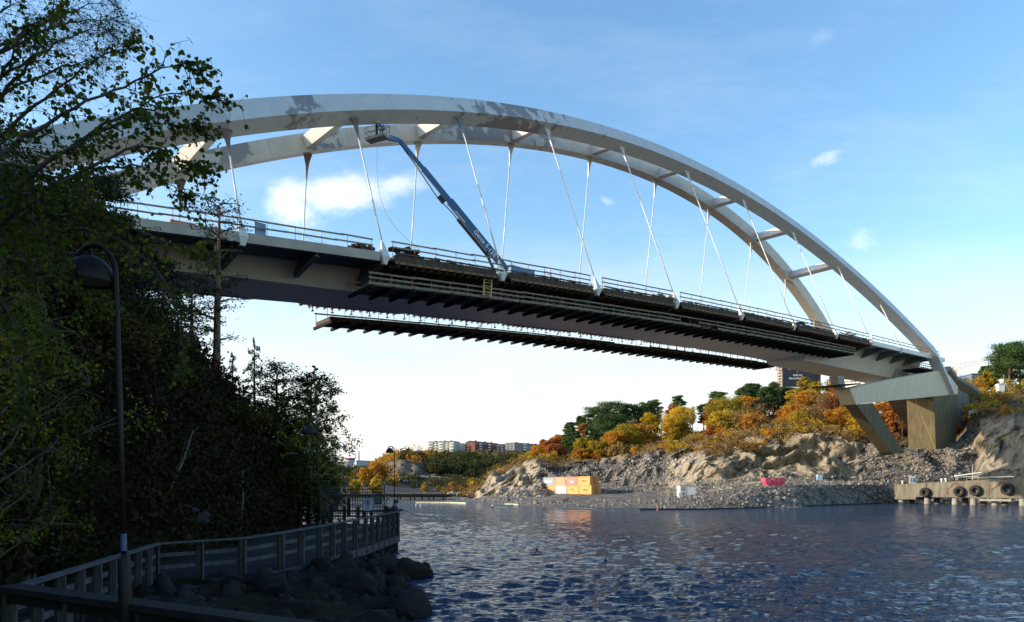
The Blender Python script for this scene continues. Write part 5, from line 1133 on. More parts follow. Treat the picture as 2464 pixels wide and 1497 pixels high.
def lattice(a, b, w, n, name, root, m):
    mb = MB(); a = Vector(a); b = Vector(b); d = (b-a).normalized(); u = EZ-d*d.z if abs(d.z) < .9 else Vector((1, 0, 0)); u.normalize(); s_ = d.cross(u)
    cs = [u*w/2+s_*w/2, u*w/2-s_*w/2, -u*w/2-s_*w/2, -u*w/2+s_*w/2]
    for c in cs: mb.tube([a+c, b+c], .11, 4)
    for i in range(n):
        p = a+(b-a)*i/n; q = a+(b-a)*(i+1)/n
        for k in range(4): mb.tube([p+cs[k], q+cs[(k+1) % 4]], .07, 3)
    return mb.build(name, m, root)
lattice(A(2298, 890.5, 420), A(2415, 850, 420), 1.3, 26, 'jib', cr, CM); lattice(A(2290, 975, 420), A(2298, 890, 420), 1.4, 16, 'mast', cr, CM)
mb = MB(); mb.tube([A(2296, 878, 420), A(2350, 868, 420)], .1, 4); mb.tube([A(2296, 878, 420), A(2405, 853.5, 420)], .1, 4); mb.tube([A(2298, 890, 420), A(2296, 878, 420)], .2, 4); mb.build('tie_rod', CM, cr)

# ------------------------------------------------------------------ containers
def container(label, c, r, L, wd, h, m, logo=None):
    """c: front bottom centre; r: direction along the visible face; L visible length; wd depth"""
    n = Vector((-r.y, r.x, 0)); n = n if n.y > 0 else -n
    t = thing('shipping_container', label, 'container', tuple(c), 'stacked shipping containers')
    mb = MB(); k = int(L/.28); pts = []
    for i in range(k+1):     # corrugated front and back
        o_ = .05 if (i % 4) in (1, 2) else 0; pts.append(c+r*(-L/2+.05+(L-.1)*i/k)-n*(.0-o_))
    for sgn, off in ((1, Vector((0, 0, 0))), (-1, n*wd)):
        P = [(p if sgn == 1 else p+off-n*.05) for p in pts]; mb.add([p+EZ*.12 for p in P]+[p+EZ*(h-.12) for p in P], [(i, i+1, k+2+i, k+1+i) for i in range(k)])
    for sg in (-1, 1): mb.box(c+r*sg*(L/2-.06)+n*wd/2+EZ*h/2, (.06, wd-.1, h-.2), (r, n, EZ))
    mb.box(c+n*wd/2+EZ*(h-.06), (L-.1, wd-.1, .05), (r, n, EZ)); bd = mb.build('body', m, t)
    mb = MB()
    for sg in (-1, 1):
        for q in (0, wd): mb.box(c+r*sg*(L/2-.06)+n*q+EZ*h/2, (.14, .14, h), (r, n, EZ))
        mb.box(c+r*sg*(L/2-.06)+n*wd/2+EZ*.08, (.13, wd, .15), (r, n, EZ)); mb.box(c+r*sg*(L/2-.06)+n*wd/2+EZ*(h-.08), (.13, wd, .15), (r, n, EZ))
    for q in (0, wd):
        for z_ in (.08, h-.08): mb.box(c+n*q+EZ*z_, (L, .13, .15), (r, n, EZ))
    mb.build('frame', m, t)
    mb = MB(); mb.box(c+n*wd*.5+r*(L/2+.02)+EZ*h/2, (.05, .06, h-.3), (r, n, EZ))
    for q in (.25, .4, .6, .75): mb.tube([c+n*wd*q+r*(L/2+.05)+EZ*.2, c+n*wd*q+r*(L/2+.05)+EZ*(h-.2)], .025, 5)
    mb.build('door_bars', M['dark_steel'], t)
    if logo:
        mb = MB()
        for (u, v_, a, b_) in logo[1]: mb.box(c+r*L*u-n*.06+EZ*h*v_, (L*a, .02, h*b_), (r, n, EZ))
        sub(mb, 'marking', logo[0], t, bd)
c0 = A(1309.5, 1188.5, 186); c1 = A(1423.5, 1190, 166); rr_ = Vector((c1.x-c0.x, c1.y-c0.y, 0)); Lc = rr_.length/4; rr_.normalize(); hh = 21.3/F*170
org = mat('container_orange', (.72, .33, .10), .6, var=.08); pnk = mat('container_red', (.58, .19, .16), .6, var=.08); trc = mat('container_terracotta', (.60, .28, .17), .6, var=.12); gry = mat('container_grey', (.45, .46, .46), .6, var=.08); blg = mat('container_blue_grey', (.26, .32, .36), .6, var=.08)
dk = mat('marking_dark', (.25, .12, .06), .6)
wordm = [(-.12+i*.07, .5, .035, .14) for i in range(5)]
smallw = [(-.1+i*.06, .55, .03, .1) for i in range(4)]
zc = zpx(1189, 176)
spec = [[(org, None, 'orange container, leftmost of the lower row'), (gry, (M['white'], smallw), 'light grey container second in the lower row'), (org, (dk, smallw), 'orange container third in the lower row, beside the grey one'), (org, (dk, wordm), 'orange container at the right end of the lower row')],
        [(blg, (M['white'], [(0, .5, .62, .26)]), 'blue-grey container with a white panel, left end of the upper row'), (trc, None, 'faded terracotta container second in the upper row'), (pnk, (M['white'], [(-.4, .8, .05, .2), (-.05, .45, .04, .35), (.0, .32, .1, .08), (.1, .42, .06, .2), (.18, .42, .06, .2)]), 'pinkish red container with white lettering in the upper row'), (org, (dk, wordm), 'orange container at the right end of the upper row')]]
for row in (0, 1):
    for i in range(4):
        c = Vector((c0.x, c0.y, zc))+rr_*(Lc*(i+.5)-.6*row)+EZ*(row*(hh+.02)); m_, lg, lab = spec[row][i]; container(lab, c, rr_, Lc*.985, 2.6, hh, m_, lg)

# ------------------------------------------------------------------ skip, cabin, cabinet, planks, booms
Y0_ = 125
def gz(x, Y): return RT.z(x, Y)
bz = zpx(1172.5, Y0_); t = thing('skip', 'pink-red open skip on the quay below the cliff', 'skip', (*gx(1860, Y0_), bz))
cx_ = gx(1860, Y0_)[0]; wt_ = 47/F*Y0_; wb_ = 30/F*Y0_; hs2 = 22/F*Y0_; dp_ = 2.2
PK = mat('skip_pink', (.62, .09, .16), .5, var=.08); mb = MB()
def ring_(w, z, d): return [Vector((cx_-w/2, Y0_-d/2, z)), Vector((cx_+w/2*1.05, Y0_-d/2, z)), Vector((cx_+w/2*1.05, Y0_+d/2, z)), Vector((cx_-w/2, Y0_+d/2, z))]
o_ = [ring_(wb_, bz, 1.7), ring_(wt_, bz+hs2*.62, dp_), ring_(wt_*1.0, bz+hs2, dp_)]; i_ = [ring_(wt_-.15, bz+hs2, dp_-.15), ring_(wt_-.15, bz+hs2*.62, dp_-.15), ring_(wb_-.1, bz+.1, 1.6)]
v = [p for r_ in o_+i_ for p in r_]; f = [(k*4+j, k*4+(j+1) % 4, k*4+4+(j+1) % 4, k*4+4+j) for k in range(5) for j in range(4)]+[(0, 3, 2, 1), (20, 21, 22, 23)]
mb.add(v, f); mb.build('hopper', PK, t, bevel=.02)
for u in (-.28, -.05, .18): 
    mb = MB(); mb.box((cx_+wt_*u, Y0_-dp_/2-.05, bz+hs2*.72), (.12, .14, hs2*.55)); mb.build('rib', PK, t)
mb = MB(); mb.box((cx_, Y0_-dp_/2-.05, bz+hs2*.97), (wt_*1.04, .12, .12)); mb.box((cx_, Y0_+dp_/2+.05, bz+hs2*.97), (wt_*1.04, .12, .12)); mb.build('rim', PK, t)
mb = MB(); mb.box((cx_-wt_*.15, Y0_-dp_/2-.07, bz+hs2*.87), (.5, .03, .16)); mb.build('plate', mat('plate_yellow', (.7, .6, .3), .6), t)
Yk = 126; t = thing('site_cabin', 'white box-shaped site cabin near the water edge', 'cabin', (*gx(1653, Yk), zpx(1194, Yk)))
mb = MB(); cxk = gx(1655, Yk)[0]; mb.box((cxk, Yk+1.2, zpx(1181.5, Yk)), (38/F*Yk, 2.4, 25/F*Yk)); mb.build('body', M['white'], t, bevel=.03)
mb = MB(); mb.box((cxk-.85, Yk-.02, zpx(1182, Yk)), (.8, .06, 1.5)); dr = mb.build('door', M['concrete'], t); mb = MB(); mb.box((cxk, Yk+1.2, zpx(1168.6, Yk)), (40/F*Yk, 2.6, .08)); mb.build('roof', M['concrete'], t)
mb = MB(); mb.box((cxk-1.5, Yk-.5, zpx(1191, Yk)), (.7, .8, .8)); tag(mb.build('white_crate', M['white'], None, bevel=.02, origin=(cxk-1.5, Yk-.5, zpx(1194, Yk))), 'small white crate leaning at the left of the site cabin', 'crate')
mb = MB(); mb.box((cxk-.6, Yk-.6, zpx(1192.5, Yk)), (.6, .6, .45)); tag(mb.build('white_crate', M['white'], None, bevel=.02, origin=(cxk-.6, Yk-.6, zpx(1194, Yk))), 'low white crate in front of the site cabin door', 'crate')
Yt = 149; t = thing('portable_toilet', 'small light blue cubicle at the foot of the cliff', 'cubicle', (*gx(1972, Yt), zpx(1158.5, Yt)))
BL = mat('cubicle_blue', (.25, .42, .70), .5); mb = MB(); cc = Vector((*gx(1972, Yt), zpx(1151.5, Yt))); mb.box(cc, (1.05, 1.0, 1.35)); mb.build('body', BL, t, bevel=.03)
mb = MB(); mb.box(cc+Vector((.12, -.52, 0)), (.55, .05, 1.1)); mb.build('door', mat('cubicle_door', (.5, .62, .8), .5), t); mb = MB(); mb.box(cc+EZ*.73, (1.1, 1.05, .1)); mb.build('roof', M['white'], t)
r = random.Random(8)
def plank_pile(label, x, y, Y, spread, n, m='wood_pale', ln=2.4):
    mb = MB(); g0 = zpx(y, Y)
    for i in range(n):
        px_ = gx(x, Y)[0]+r.uniform(-spread, spread); a = r.uniform(-.5, .5); zz_ = g0+.08+r.uniform(0, .10*min(n, 9)); Lh = ln*r.uniform(.4, 1)/2; tl = r.uniform(-.12, .12)
        mb.beam((px_-Lh*math.cos(a), Y+r.uniform(-.8, .8)-Lh*math.sin(a), zz_-tl*Lh), (px_+Lh*math.cos(a), Y+r.uniform(-.8, .8)+Lh*math.sin(a), zz_+tl*Lh), r.uniform(.12, .3), .06)
    o = mb.build('plank_pile', M[m], None, origin=tuple(A(x, y, Y))); tag(o, label, 'planks', 'planks lying on the quay'); return o
plank_pile('messy heap of pale planks right of the site cabin', 1736, 1189, 124, 1.9, 34); plank_pile('second pale plank heap sloping up behind the first', 1752, 1182, 127, 1.9, 30)
plank_pile('flat planks left of the site cabin', 1612, 1195, 124, 1.8, 14); plank_pile('yellowish boards just left of the pink skip', 1822, 1173.5, 133, 1.8, 16)
plank_pile('boards scattered right of the pink skip', 1902, 1172.5, 132, 1.8, 9); plank_pile('thin boards by the first plank heap, near its top', 1790, 1172, 134, 1.3, 8)
mb = MB(); mb.beam(A(1302, 1214, 131), A(1352, 1205.5, 131), .22, .12); tag(mb.build('plank', M['wood_pale'], None, origin=tuple(A(1302, 1214, 131))), 'single long pale plank resting on the beach below the containers', 'plank')
mb = MB(); mb.beam(A(1352, 1207.5, 131), A(1369, 1198.5, 131), .7, .4); tag(mb.build('gangway', M['rust'], None, origin=tuple(A(1352, 1206, 131))), 'rusty dark gangway piece beside the long plank', 'gangway')
stump = MB(); stump.lathe(A(1998, 1170, 140), [(.7, -.1), (.65, .2), (.3, .3), (.02, .32)], 8); tag(stump.build('sheet_bundle', M['white'], None, origin=tuple(A(1998, 1170, 140))), 'white rumpled sheet on the quay edge right of the skip', 'sheet')
def boom(label, pts, m, rad=.12):
    mb = MB(); P = [Vector((*gx(x, F*EYE/(y-HY)), .06)) for x, y in pts]; mb.tube(P, rad, 6); tag(mb.build('floating_boom', m, None, origin=tuple(P[0])), label, 'floating boom', 'booms floating off the right shore')
BY_ = mat('boom_pale', (.72, .68, .45), .6)
boom('pale boom line leftmost, just past the fisherman', [(1000, 1209.6), (1040, 1209.8), (1084, 1210.2), (1122, 1211.8)], BY_, .14); boom('upper pale log of the two crossing booms', [(1184, 1214.2), (1215, 1214), (1248, 1215)], BY_, .12); boom('lower pale log of the two crossing booms', [(1184, 1217.5), (1210, 1216.8), (1234, 1215.6)], BY_, .12); boom('short boom in front of the crossing pair', [(1184, 1222), (1198, 1222.6), (1222, 1223.6)], BY_, .1)
boom('pale boom in line with the container stack', [(1340, 1224.2), (1390, 1224.6), (1432, 1225.6)], BY_, .09); boom('long dark boom line running toward the jetty', [(1540, 1226.3), (1700, 1226.2), (1850, 1221), (2000, 1215.5), (2120, 1211.6)], M['wood_dark'], .10)
def buoy(label, x, y, m, rad=.25):
    Y = F*EYE/(y-HY); mb = MB(); mb.lathe((*gx(x, Y), 0), [(.02, -rad*.7), (rad*.8, -rad*.4), (rad, 0), (rad*.8, rad*.6), (rad*.3, rad*.95), (.08, rad*1.3), (.01, rad*1.35)], 12); tag(mb.build('buoy', m, None, smooth=True, origin=(*gx(x, Y), 0)), label, 'buoy', 'small buoys')
RB = mat('buoy_red', (.7, .12, .08), .5)
buoy('small red buoy at the left end of the short boom', 1184, 1222.2, RB, .2); buoy('red buoy alone between the crossing booms and the container boom', 1308, 1225.5, RB, .2); buoy('tiny red buoy on the long dark boom line', 1582, 1227, RB, .16)
buoy('dark float far out left, the smallest of the three', 1236, 1301, M['dark_steel'], .065); buoy('dark round float in the middle of the three', 1292, 1323.5, M['dark_steel'], .065); buoy('dark float nearest the viewer', 1457, 1349, M['dark_steel'], .065)
buoy('white float in the water right of the fisherman, left one', 1001, 1216.5, M['white'], .15); buoy('white float in the water right of the fisherman, right one', 1012, 1216.8, M['white'], .15)

# ------------------------------------------------------------------ jetty
# jetty line: two ends
J0 = Vector((*gx(2152, 142), 0)); J1 = Vector((*gx(2520, 118), 0)); jr = (J1-J0); JL = jr.length; jr.normalize(); jn = Vector((-jr.y, jr.x, 0)); jn = jn if jn.y > 0 else -jn
def jY(x):      # point on the jetty's face below pixel column x
    t_ = (x-CX)/F; k = (t_*J0.y-J0.x)/(jr.x-t_*jr.y); return J0+jr*k
def jz(x, y): p = jY(x); return EYE+(HY-y)/F*p.y
jt = thing('concrete_jetty', 'weathered concrete jetty on piles at the right shore', 'jetty', tuple(J0))
def jprism(poly, off): return [Vector((jY(x).x, jY(x).y, jz(x, y))) for x, y in poly]
zt0, zt1 = 2.6, 2.9
def jp(k, z, o_=0): return J0+jr*k+jn*o_+EZ*z
JM = mat('jetty_concrete', (.10, .088, .065), .9, scale=1.1, bump=.5, bscale=5, stretch=(1.5, 1.5, .25), col2=(.27, .235, .175), detail=9)
def jt_(k): return 3.72+1.15*k/JL
mb = MB(); mb.prism([jp(0, .85), jp(4.4, .85), jp(4.4, 1.35), jp(JL, 1.35), jp(JL, jt_(JL)), jp(0, jt_(0))], jn*5.5); mb.build('deck_beam', JM, jt, bevel=.05)
mb = MB(); mb.prism([jp(0, jt_(0)+.01, -.03), jp(JL, jt_(JL)+.01, -.03), jp(JL, jt_(JL)+.17, -.03), jp(0, jt_(0)+.17, -.03)], jn*5.6); mb.build('coping', JM, jt)
for k in (.9, 6.2, 11.5, 14.8, 18.5, 23, 27, 31):
    if k < JL: mb = MB(); mb.lathe(jp(k, 0, .9), [(.55, -2), (.55, .4), (.5, 1.2)], 14); mb.build('pile', M['concrete'], jt); mb = MB(); mb.lathe(jp(k, 0, 4.2), [(.55, -2), (.55, .4), (.5, 1.2)], 14); mb.build('pile', M['concrete_dark'], jt)
k_ = (jY(2440)-J0).length; mb = MB(); mb.prism([jp(k_, 4.7, 1.5), jp(k_+6, 4.7, 1.5), jp(k_+6, 6.9, 1.5), jp(k_+.6, 6.9, 1.5)], jn*3); mb.build('end_block', JM, jt, bevel=.05)
for x in (2300, 2410):     # slanted fender brackets on the face
    k2 = (jY(x)-J0).length
    for sg in (-1, 1):
        mb = MB(); mb.beam(jp(k2, 4.2, -.06), jp(k2+sg*1.7, 2.7, -.06), .07, .12); mb.build('brace', M['rust'], jt)
for x in (2228, 2280, 2345):
    k2 = (jY(x)-J0).length; mb = MB(); mb.box(jp(k2, 2.3, -.05), (.35, .12, .5), (jr, jn, EZ)); mb.build('bolt_plate', M['rust'], jt)
mb = MB(); k2 = (jY(2400)-J0).length; mb.box(jp(k2, .95, -.4), (5.2, .8, .35), (jr, jn, EZ)); mb.build('ledge', M['concrete'], jt)
for x in (2228, 2305, 2380, 2432):
    k2 = (jY(x)-J0).length; mb = MB(); mb.box(jp(k2, 2.8, -.03), (.1, .08, 2.1), (jr, jn, EZ)); mb.build('rust_strip', M['rust'], jt)
for x, y, rad, lab in ((2230, 1185, .95, 'leftmost big tyre hanging on the jetty face'), (2312, 1183, .98, 'second tyre from the left on the jetty face'), (2351, 1180.5, 1.0, 'third tyre on the jetty face, close to the second'), (2428, 1177.5, 1.05, 'rightmost and largest tyre on the jetty face')):
    p = jY(x); c = p-jn*.5+EZ*jz(x, y); mb = MB(); R_ = rad; rr = .38
    prof = [(R_-rr*1.35, -rr*.6), (R_-rr*.5, -rr*.95), (R_-rr*.1, -rr*.8), (R_, -rr*.45), (R_, rr*.45), (R_-rr*.1, rr*.8), (R_-rr*.5, rr*.95), (R_-rr*1.35, rr*.6), (R_-rr*1.2, 0), (R_-rr*1.35, -rr*.6)]
    t = thing('tyre', lab, 'tyre', tuple(c), 'tyres hung on the jetty'); mb.lathe(c, prof, 28, axis=(jr, EZ, jn)); mb.build('tread', M['rubber'], t, smooth=True)
    mb = MB()
    for sg in (-.35, .35): mb.tube([c+jr*sg*R_*.6+EZ*R_*.75, c+jr*sg*.3+EZ*(4.0-c.z+.1)+jn*.3], .03, 5)
    mb.build('chain', M['rust'], t)
# sign 18
Ys = 146; c = A(2195.5, 1155, 141.5); t = thing('number_sign', 'white sign reading 18 with an orange border at the left end of the jetty', 'sign', tuple(c-EZ*1.2))
mb = MB(); mb.box(c, (1.45, .08, 2.1)); bdm = mb.build('board', mat('sign_orange', (.72, .35, .2), .6), t); mb = MB(); mb.box(c-Vector((0, .06, 0)), (1.2, .05, 1.8)); sub(mb, 'panel', M['white'], t, bdm)
text_mesh('18', 1.15, 'lettering', mat('lettering_blue', (.03, .08, .30), .5), (c.x, c.y-.1, c.z-.1), (1, 0, 0), (0, 0, 1), parent=bdm, root=t)
mb = MB(); mb.prism([c+Vector((-.3, -.1, .95)), c+Vector((.3, -.1, .95)), c+Vector((0, -.1, .72))], Vector((0, .03, 0))); sub(mb, 'pointer', M['dark_steel'], t, bdm)
mb = MB(); 
for sg in (-.5, .5): mb.tube([c+Vector((sg, .1, -1.6)), c+Vector((sg, .1, 0))], .05, 6)
mb.build('posts', M['dark_steel'], t)
# mooring bollards, pipes, mast and hand rail on the jetty
kk = [(jY(x)-J0).length for x in (2168, 2262, 2272)]
for k2, lab in zip(kk, ('white bollard at the left tip of the jetty', 'white bollard in the middle of the jetty, left of a pair', 'white bollard in the middle of the jetty, right of a pair')):
    mb = MB(); mb.lathe(jp(k2, jt_(k2)+.15, .5), [(.16, 0), (.14, .45), (.24, .52), (.24, .66), (.02, .72)], 12); tag(mb.build('bollard', M['white'], None, origin=tuple(jp(k2, jt_(k2)+.15, .5))), lab, 'bollard', 'bollards on the jetty')
t = thing('mast_rail', 'thin grey mast with hand rail standing on the jetty', 'rail', tuple(jp((jY(2325)-J0).length, 3.2, 2)))
k3 = (jY(2325)-J0).length; mb = MB(); mb.tube([jp(k3, 4.3, 2), jp(k3, 7.6, 2)], .05, 6); mb.build('mast', M['hanger'], t); mb = MB(); mb.tube([jp(k3-3, 5.2, 2), jp(k3+1, 5.3, 2)], .035, 5)
for q in (-3, -1, 1): mb.tube([jp(k3+q, 4.3, 2), jp(k3+q, 5.25, 2)], .03, 5)
mb.build('hand_rail', M['hanger'], t)
def pipes(label, xa, ya, xb, yb, n, m):
    mb = MB()
    for i in range(n): mb.tube([A(xa, ya, 143+i*.5)+EZ*r.uniform(0, .3), A(xb, yb, 139+i*.5)+EZ*r.uniform(0, .3)], .09, 6)
    tag(mb.build('pipe_stack', m, None, origin=tuple(A(xa, ya, 143))), label, 'pipes')
pipes('light pipes lying on the jetty, sloping up to the rock', 2296, 1147, 2362, 1139, 4, M['hanger']); pipes('pale timber poles lying on the right half of the jetty', 2330, 1151, 2440, 1149, 5, M['wood_pale']); pipes('rusty pole leaning at the jetty end block', 2440, 1148, 2458, 1128, 1, M['rust'])
# wooden fence and poles on the right rock
t = thing('wooden_fence', 'pale plank fence crowning the right rock beside the pier', 'fence', tuple(A(2345, 1000, 162)))
zf_ = RT.z(2345, 166)
fp = [(2332, 990, 160), (2350, 984, 163), (2375, 981.5, 166), (2396, 986, 167), (2425, 990.5, 168)]
for h in (0, 3.4, 7):
    mb = MB()
    for i in range(4):
        a, b = fp[i], fp[i+1]; mb.beam(A(a[0], a[1]+h*.9, a[2]), A(b[0], b[1]+h*.9, b[2]), .08, .2)
    mb.build('rail', M['wood_pale'], t)
for i in range(5):
    mb = MB(); mb.beam(A(fp[i][0], fp[i][1]-1, fp[i][2]+.1), A(fp[i][0], fp[i][1]+16, fp[i][2]+.1), .15, .15, up=(0, 1, 0)); mb.build('post', M['wood_pale'], t)
mb = MB(); mb.box(A(2407, 941, 190), (1.6, 1.2, 3.2)); mb.box(A(2407, 925, 190), (1.8, 1.4, .2)); tag(mb.build('white_cabinet', M['white'], None, origin=tuple(A(2407, 955, 190))), 'small white cabinet on the slope left of the tall pine', 'cabinet')
# yellow measuring rope from the cap beam to the gravel
mb = MB(); mb.tube([A(2192, 935, 152), A(2250, 1080, 152)], .045, 5); tag(mb.build('rope', mat('rope_yellow', (.42, .33, .07), .7), None, origin=tuple(A(2250, 1080, 152))), 'yellow rope slanting down across the pier face', 'rope')

# ------------------------------------------------------------------ left hillside and rocky bank
SH = np.array([(-2.0, 0), (-2.2, 9), (-2.5, 14), (-2.7, 15.7), (-2.85, 19), (-3.7, 20.6), (-3.4, 24.5), (-4.7, 26.2), (-5.4, 30), (-7.0, 36), (-10, 44), (-15.5, 50), (-19.5, 58), (-26, 75), (-40, 110)])
XI = np.array([(-8.5, 0), (-10.2, 9), (-12.0, 14), (-13.4, 20), (-12.3, 24), (-11.8, 28), (-12.3, 34), (-13.2, 44), (-16.5, 50), (-20.5, 60), (-27, 75), (-42, 110)])
def hillz(X, Y, rough=True):
    X = np.asarray(X, float); Y = np.asarray(Y, float)
    d = np.interp(Y, SH[:, 1], SH[:, 0])-X; di = np.interp(Y, XI[:, 1], XI[:, 0])-X
    h = np.where(d < 0, d*.5, np.minimum(d*.22, .35)); di = np.maximum(di, 0)
    h = h+9.5*(1-np.exp(-di/5.5))+.50*np.minimum(di, 26)+.12*np.maximum(di-26, 0)
    P = np.stack([X, Y, 0*X], -1)
    if rough: h = h+np.clip(di/4, 0, 1)*(fbm(P, .16, 4, 61)*1.0+fbm(P, .7, 3, 63)*.22)+np.clip(d, 0, 1)*.10*fbm(P, 1.1, 3, 62)
    return np.where(d < -1.5, -1.2, h)
gxv = np.concatenate([np.linspace(-150, -45, 40)[:-1], np.linspace(-45, -16, 130)[:-1], np.linspace(-16, -1, 130)]); gyv = np.concatenate([np.linspace(-25, 2, 24)[:-1], np.linspace(2, 60, 330)[:-1], np.linspace(60, 110, 60)])
XG, YG = np.meshgrid(gxv, gyv); ZG = hillz(XG, YG); ny, nx = XG.shape; i = np.arange(ny-1)[:, None]*nx+np.arange(nx-1)[None]
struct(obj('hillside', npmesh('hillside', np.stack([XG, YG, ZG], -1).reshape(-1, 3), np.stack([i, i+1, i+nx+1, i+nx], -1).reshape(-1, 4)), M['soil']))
rg5 = np.random.default_rng(77)
# riprap below the boardwalk
Pp = []
RX = lambda Y: np.interp(Y, [10.8, 19.3, 20.6, 21.75, 23.7, 27.4, 33.4], [-7.75, -9.7, -7.9, -7.16, -6.5, -5.74, -5.45])
while len(Pp) < 1500:
    Y = rg5.uniform(11, 34); xs_ = np.interp(Y, SH[:, 1], SH[:, 0]); X = rg5.uniform(RX(Y)-.9, xs_+.3); Pp.append((X, Y, float(hillz(X, Y, False))-.08+(-.15 if X < RX(Y)+.3 else .0)))
stones(np.array(Pp), .19, 'riprap', M['darkstone'], 'dark wet boulders under and in front of the boardwalk', rg5, 2, .6)
Pp = [(np.interp(Y, SH[:, 1], SH[:, 0])-.1+rg5.normal()*.3, Y, .12) for Y in rg5.uniform(12, 27, 160)]
stones(np.array(Pp), .22, 'riprap', M['darkstone'], 'rough dark rocks along the near water edge', rg5, 2, .6)
Pp = [(X, 24.6+rg5.normal()*.5, .1) for X in rg5.uniform(-5.2, -3.1, 60)]; stones(np.array(Pp), .2, 'riprap', M['darkstone'], 'spit of dark rocks reaching into the water below the boardwalk corner', rg5, 2, .6)

# ------------------------------------------------------------------ boardwalk
FP = [(-7.75, 10.8, 1.45), (-9.77, 19.3, 1.48), (-7.9, 20.6, 1.54), (-7.16, 21.75, 1.63), (-6.5, 23.7, 1.73), (-5.74, 27.4, 1.86), (-5.45, 33.4, 1.91), (-8.04, 44, 1.91), (-12.6, 45.2, 1.91)]
FP = [Vector(p) for p in FP]
def along(pts, step):
    out_ = []; 
    for a, b in zip(pts[:-1], pts[1:]):
        L = (b-a).length; n = max(1, round(L/step))
        for i in range(n): out_.append((a+(b-a)*i/n, (b-a).normalized()))
    out_.append((pts[-1], (pts[-1]-pts[-2]).normalized())); return out_
bw = thing('boardwalk', 'dark timber boardwalk with post and rail fence running along the rocky bank', 'boardwalk', (-8, 20, .3))
inner = [Vector((-10.5, 10.2, .33)), Vector((-13.2, 20.5, .36)), Vector((-12.0, 24, .5)), Vector((-11.6, 28, .65)), Vector((-12.0, 34, .75)), Vector((-12.9, 45, .79))]
outer = [Vector((p.x, p.y, p.z-1.14)) for p in FP]
# planks across: quads between matching fractions of the outer and inner edges
def frac(pts, t):
    L = [0]; 
    for a, b in zip(pts[:-1], pts[1:]): L.append(L[-1]+(b-a).length)
    d = t*L[-1]; k = min(len(L)-2, max(0, int(np.searchsorted(L, d))-1)); return pts[k]+(pts[k+1]-pts[k])*((d-L[k])/(L[k+1]-L[k]))
mb = MB(); o8 = outer[:8]; NPK = 190
for i in range(NPK):
    a0, a1 = frac(o8, i/NPK), frac(o8, (i+.93)/NPK); b0, b1 = frac(inner, i/NPK), frac(inner, (i+.93)/NPK); lift_ = rnd.uniform(-.006, .006)
    for p in (a0, a1, b0, b1): p.z += lift_
    mb.add([a0, a1, b1, b0]+[p-EZ*.05 for p in (a0, a1, b1, b0)], [(0, 1, 2, 3), (7, 6, 5, 4), (0, 4, 5, 1), (1, 5, 6, 2), (2, 6, 7, 3), (3, 7, 4, 0)])
wbd = mat('board_planks', (.02, .02, .022), .85, spec=.1, var=.35, scale=3, bump=.3)
mb.build('deck_planks', wbd, bw)
wrail = mat('rail_timber', (.055, .061, .070), .85, spec=.15, var=.4, scale=5, bump=.4, bscale=24, stretch=(1, 1, .3)); wdk = mat('post_timber', (.03, .029, .028), .85, spec=.1, var=.35, scale=5, bump=.3)
mb = MB()
for a, b in zip(FP[:-1], FP[1:]):
    d = (b-a).normalized(); mb.beam(a-d*.03, b+d*.03, .19, .05)
mb.build('top_rail', wrail, bw)
for fr in (.30, .60):
    mb = MB()
    for a, b in zip(FP[:-1], FP[1:]):
        d = (b-a).normalized(); q = Vector((-d.y, d.x, 0)); q = q if q.y*1+q.x*-.5 > 0 else -q
        mb.beam(a+q*.07-EZ*1.12*fr, b+q*.07-EZ*1.12*fr, .04, .11)
    mb.build('middle_rail', wrail, bw)
mb = MB()
for a, b in zip(FP[:-1], FP[1:]):
    d = (b-a).normalized(); mb.beam(a-EZ*1.30-d*.02, b-EZ*1.30+d*.02, .07, .30)
mb.build('fascia', wrail, bw)
pp = along(FP, .93)
for p, d in pp:
    q = Vector((-d.y, d.x, 0)); mb = MB(); mb.box(p-EZ*.76, (.055, .16, 1.42), (d, q, EZ)); mb.build('post', wrail, bw)
    mb = MB(); mb.box(p-EZ*.62-d*.10+q*(.02), (.13, .05, 1.16), (d, q, EZ)); mb.build('post_cheek', wdk, bw)
# supports
for p, d in along(FP[2:8], 2.6):
    g0 = float(hillz(p.x, p.y, False)); mb = MB(); mb.box((p.x-.15, p.y+.15, (p.z-1.4+g0-.6)/2), (.22, .22, p.z-1.4-g0+.6)); mb.build('pile', wdk, bw)
for p, d in along(FP[2:7], 1.9):
    q = Vector((-d.y, d.x, 0)); q = q if q.x < 0 else -q; mb = MB(); mb.beam(p-EZ*1.3, p-EZ*1.3+q*3.5, .12, .24); mb.build('cross_bearer', wdk, bw)
# near hand rail, close to the viewer
nr_ = [FP[0]+Vector((-.05, 0, .02)), Vector((-3.45, 8.35, 1.47)), Vector((-1.4, 7.3, 1.44)), Vector((1.2, 6.4, 1.40))]
mb = MB()
for a, b in zip(nr_[:-1], nr_[1:]): mb.beam(a, b, .34, .09); mb.beam(a-EZ*.14, b-EZ*.14, .07, .18)
nh = thing('hand_railing', 'thick dark timber hand rail crossing the bottom left corner close to the viewer', 'railing', tuple(nr_[0]-EZ*1.5)); mb.build('top_rail', M['wood_dark'], nh)
for p, d in along(nr_, 1.5):
    mb = MB(); mb.box(p-EZ*.85, (.1, .1, 1.5), (d, Vector((-d.y, d.x, 0)), EZ)); mb.build('post', wrail, nh)
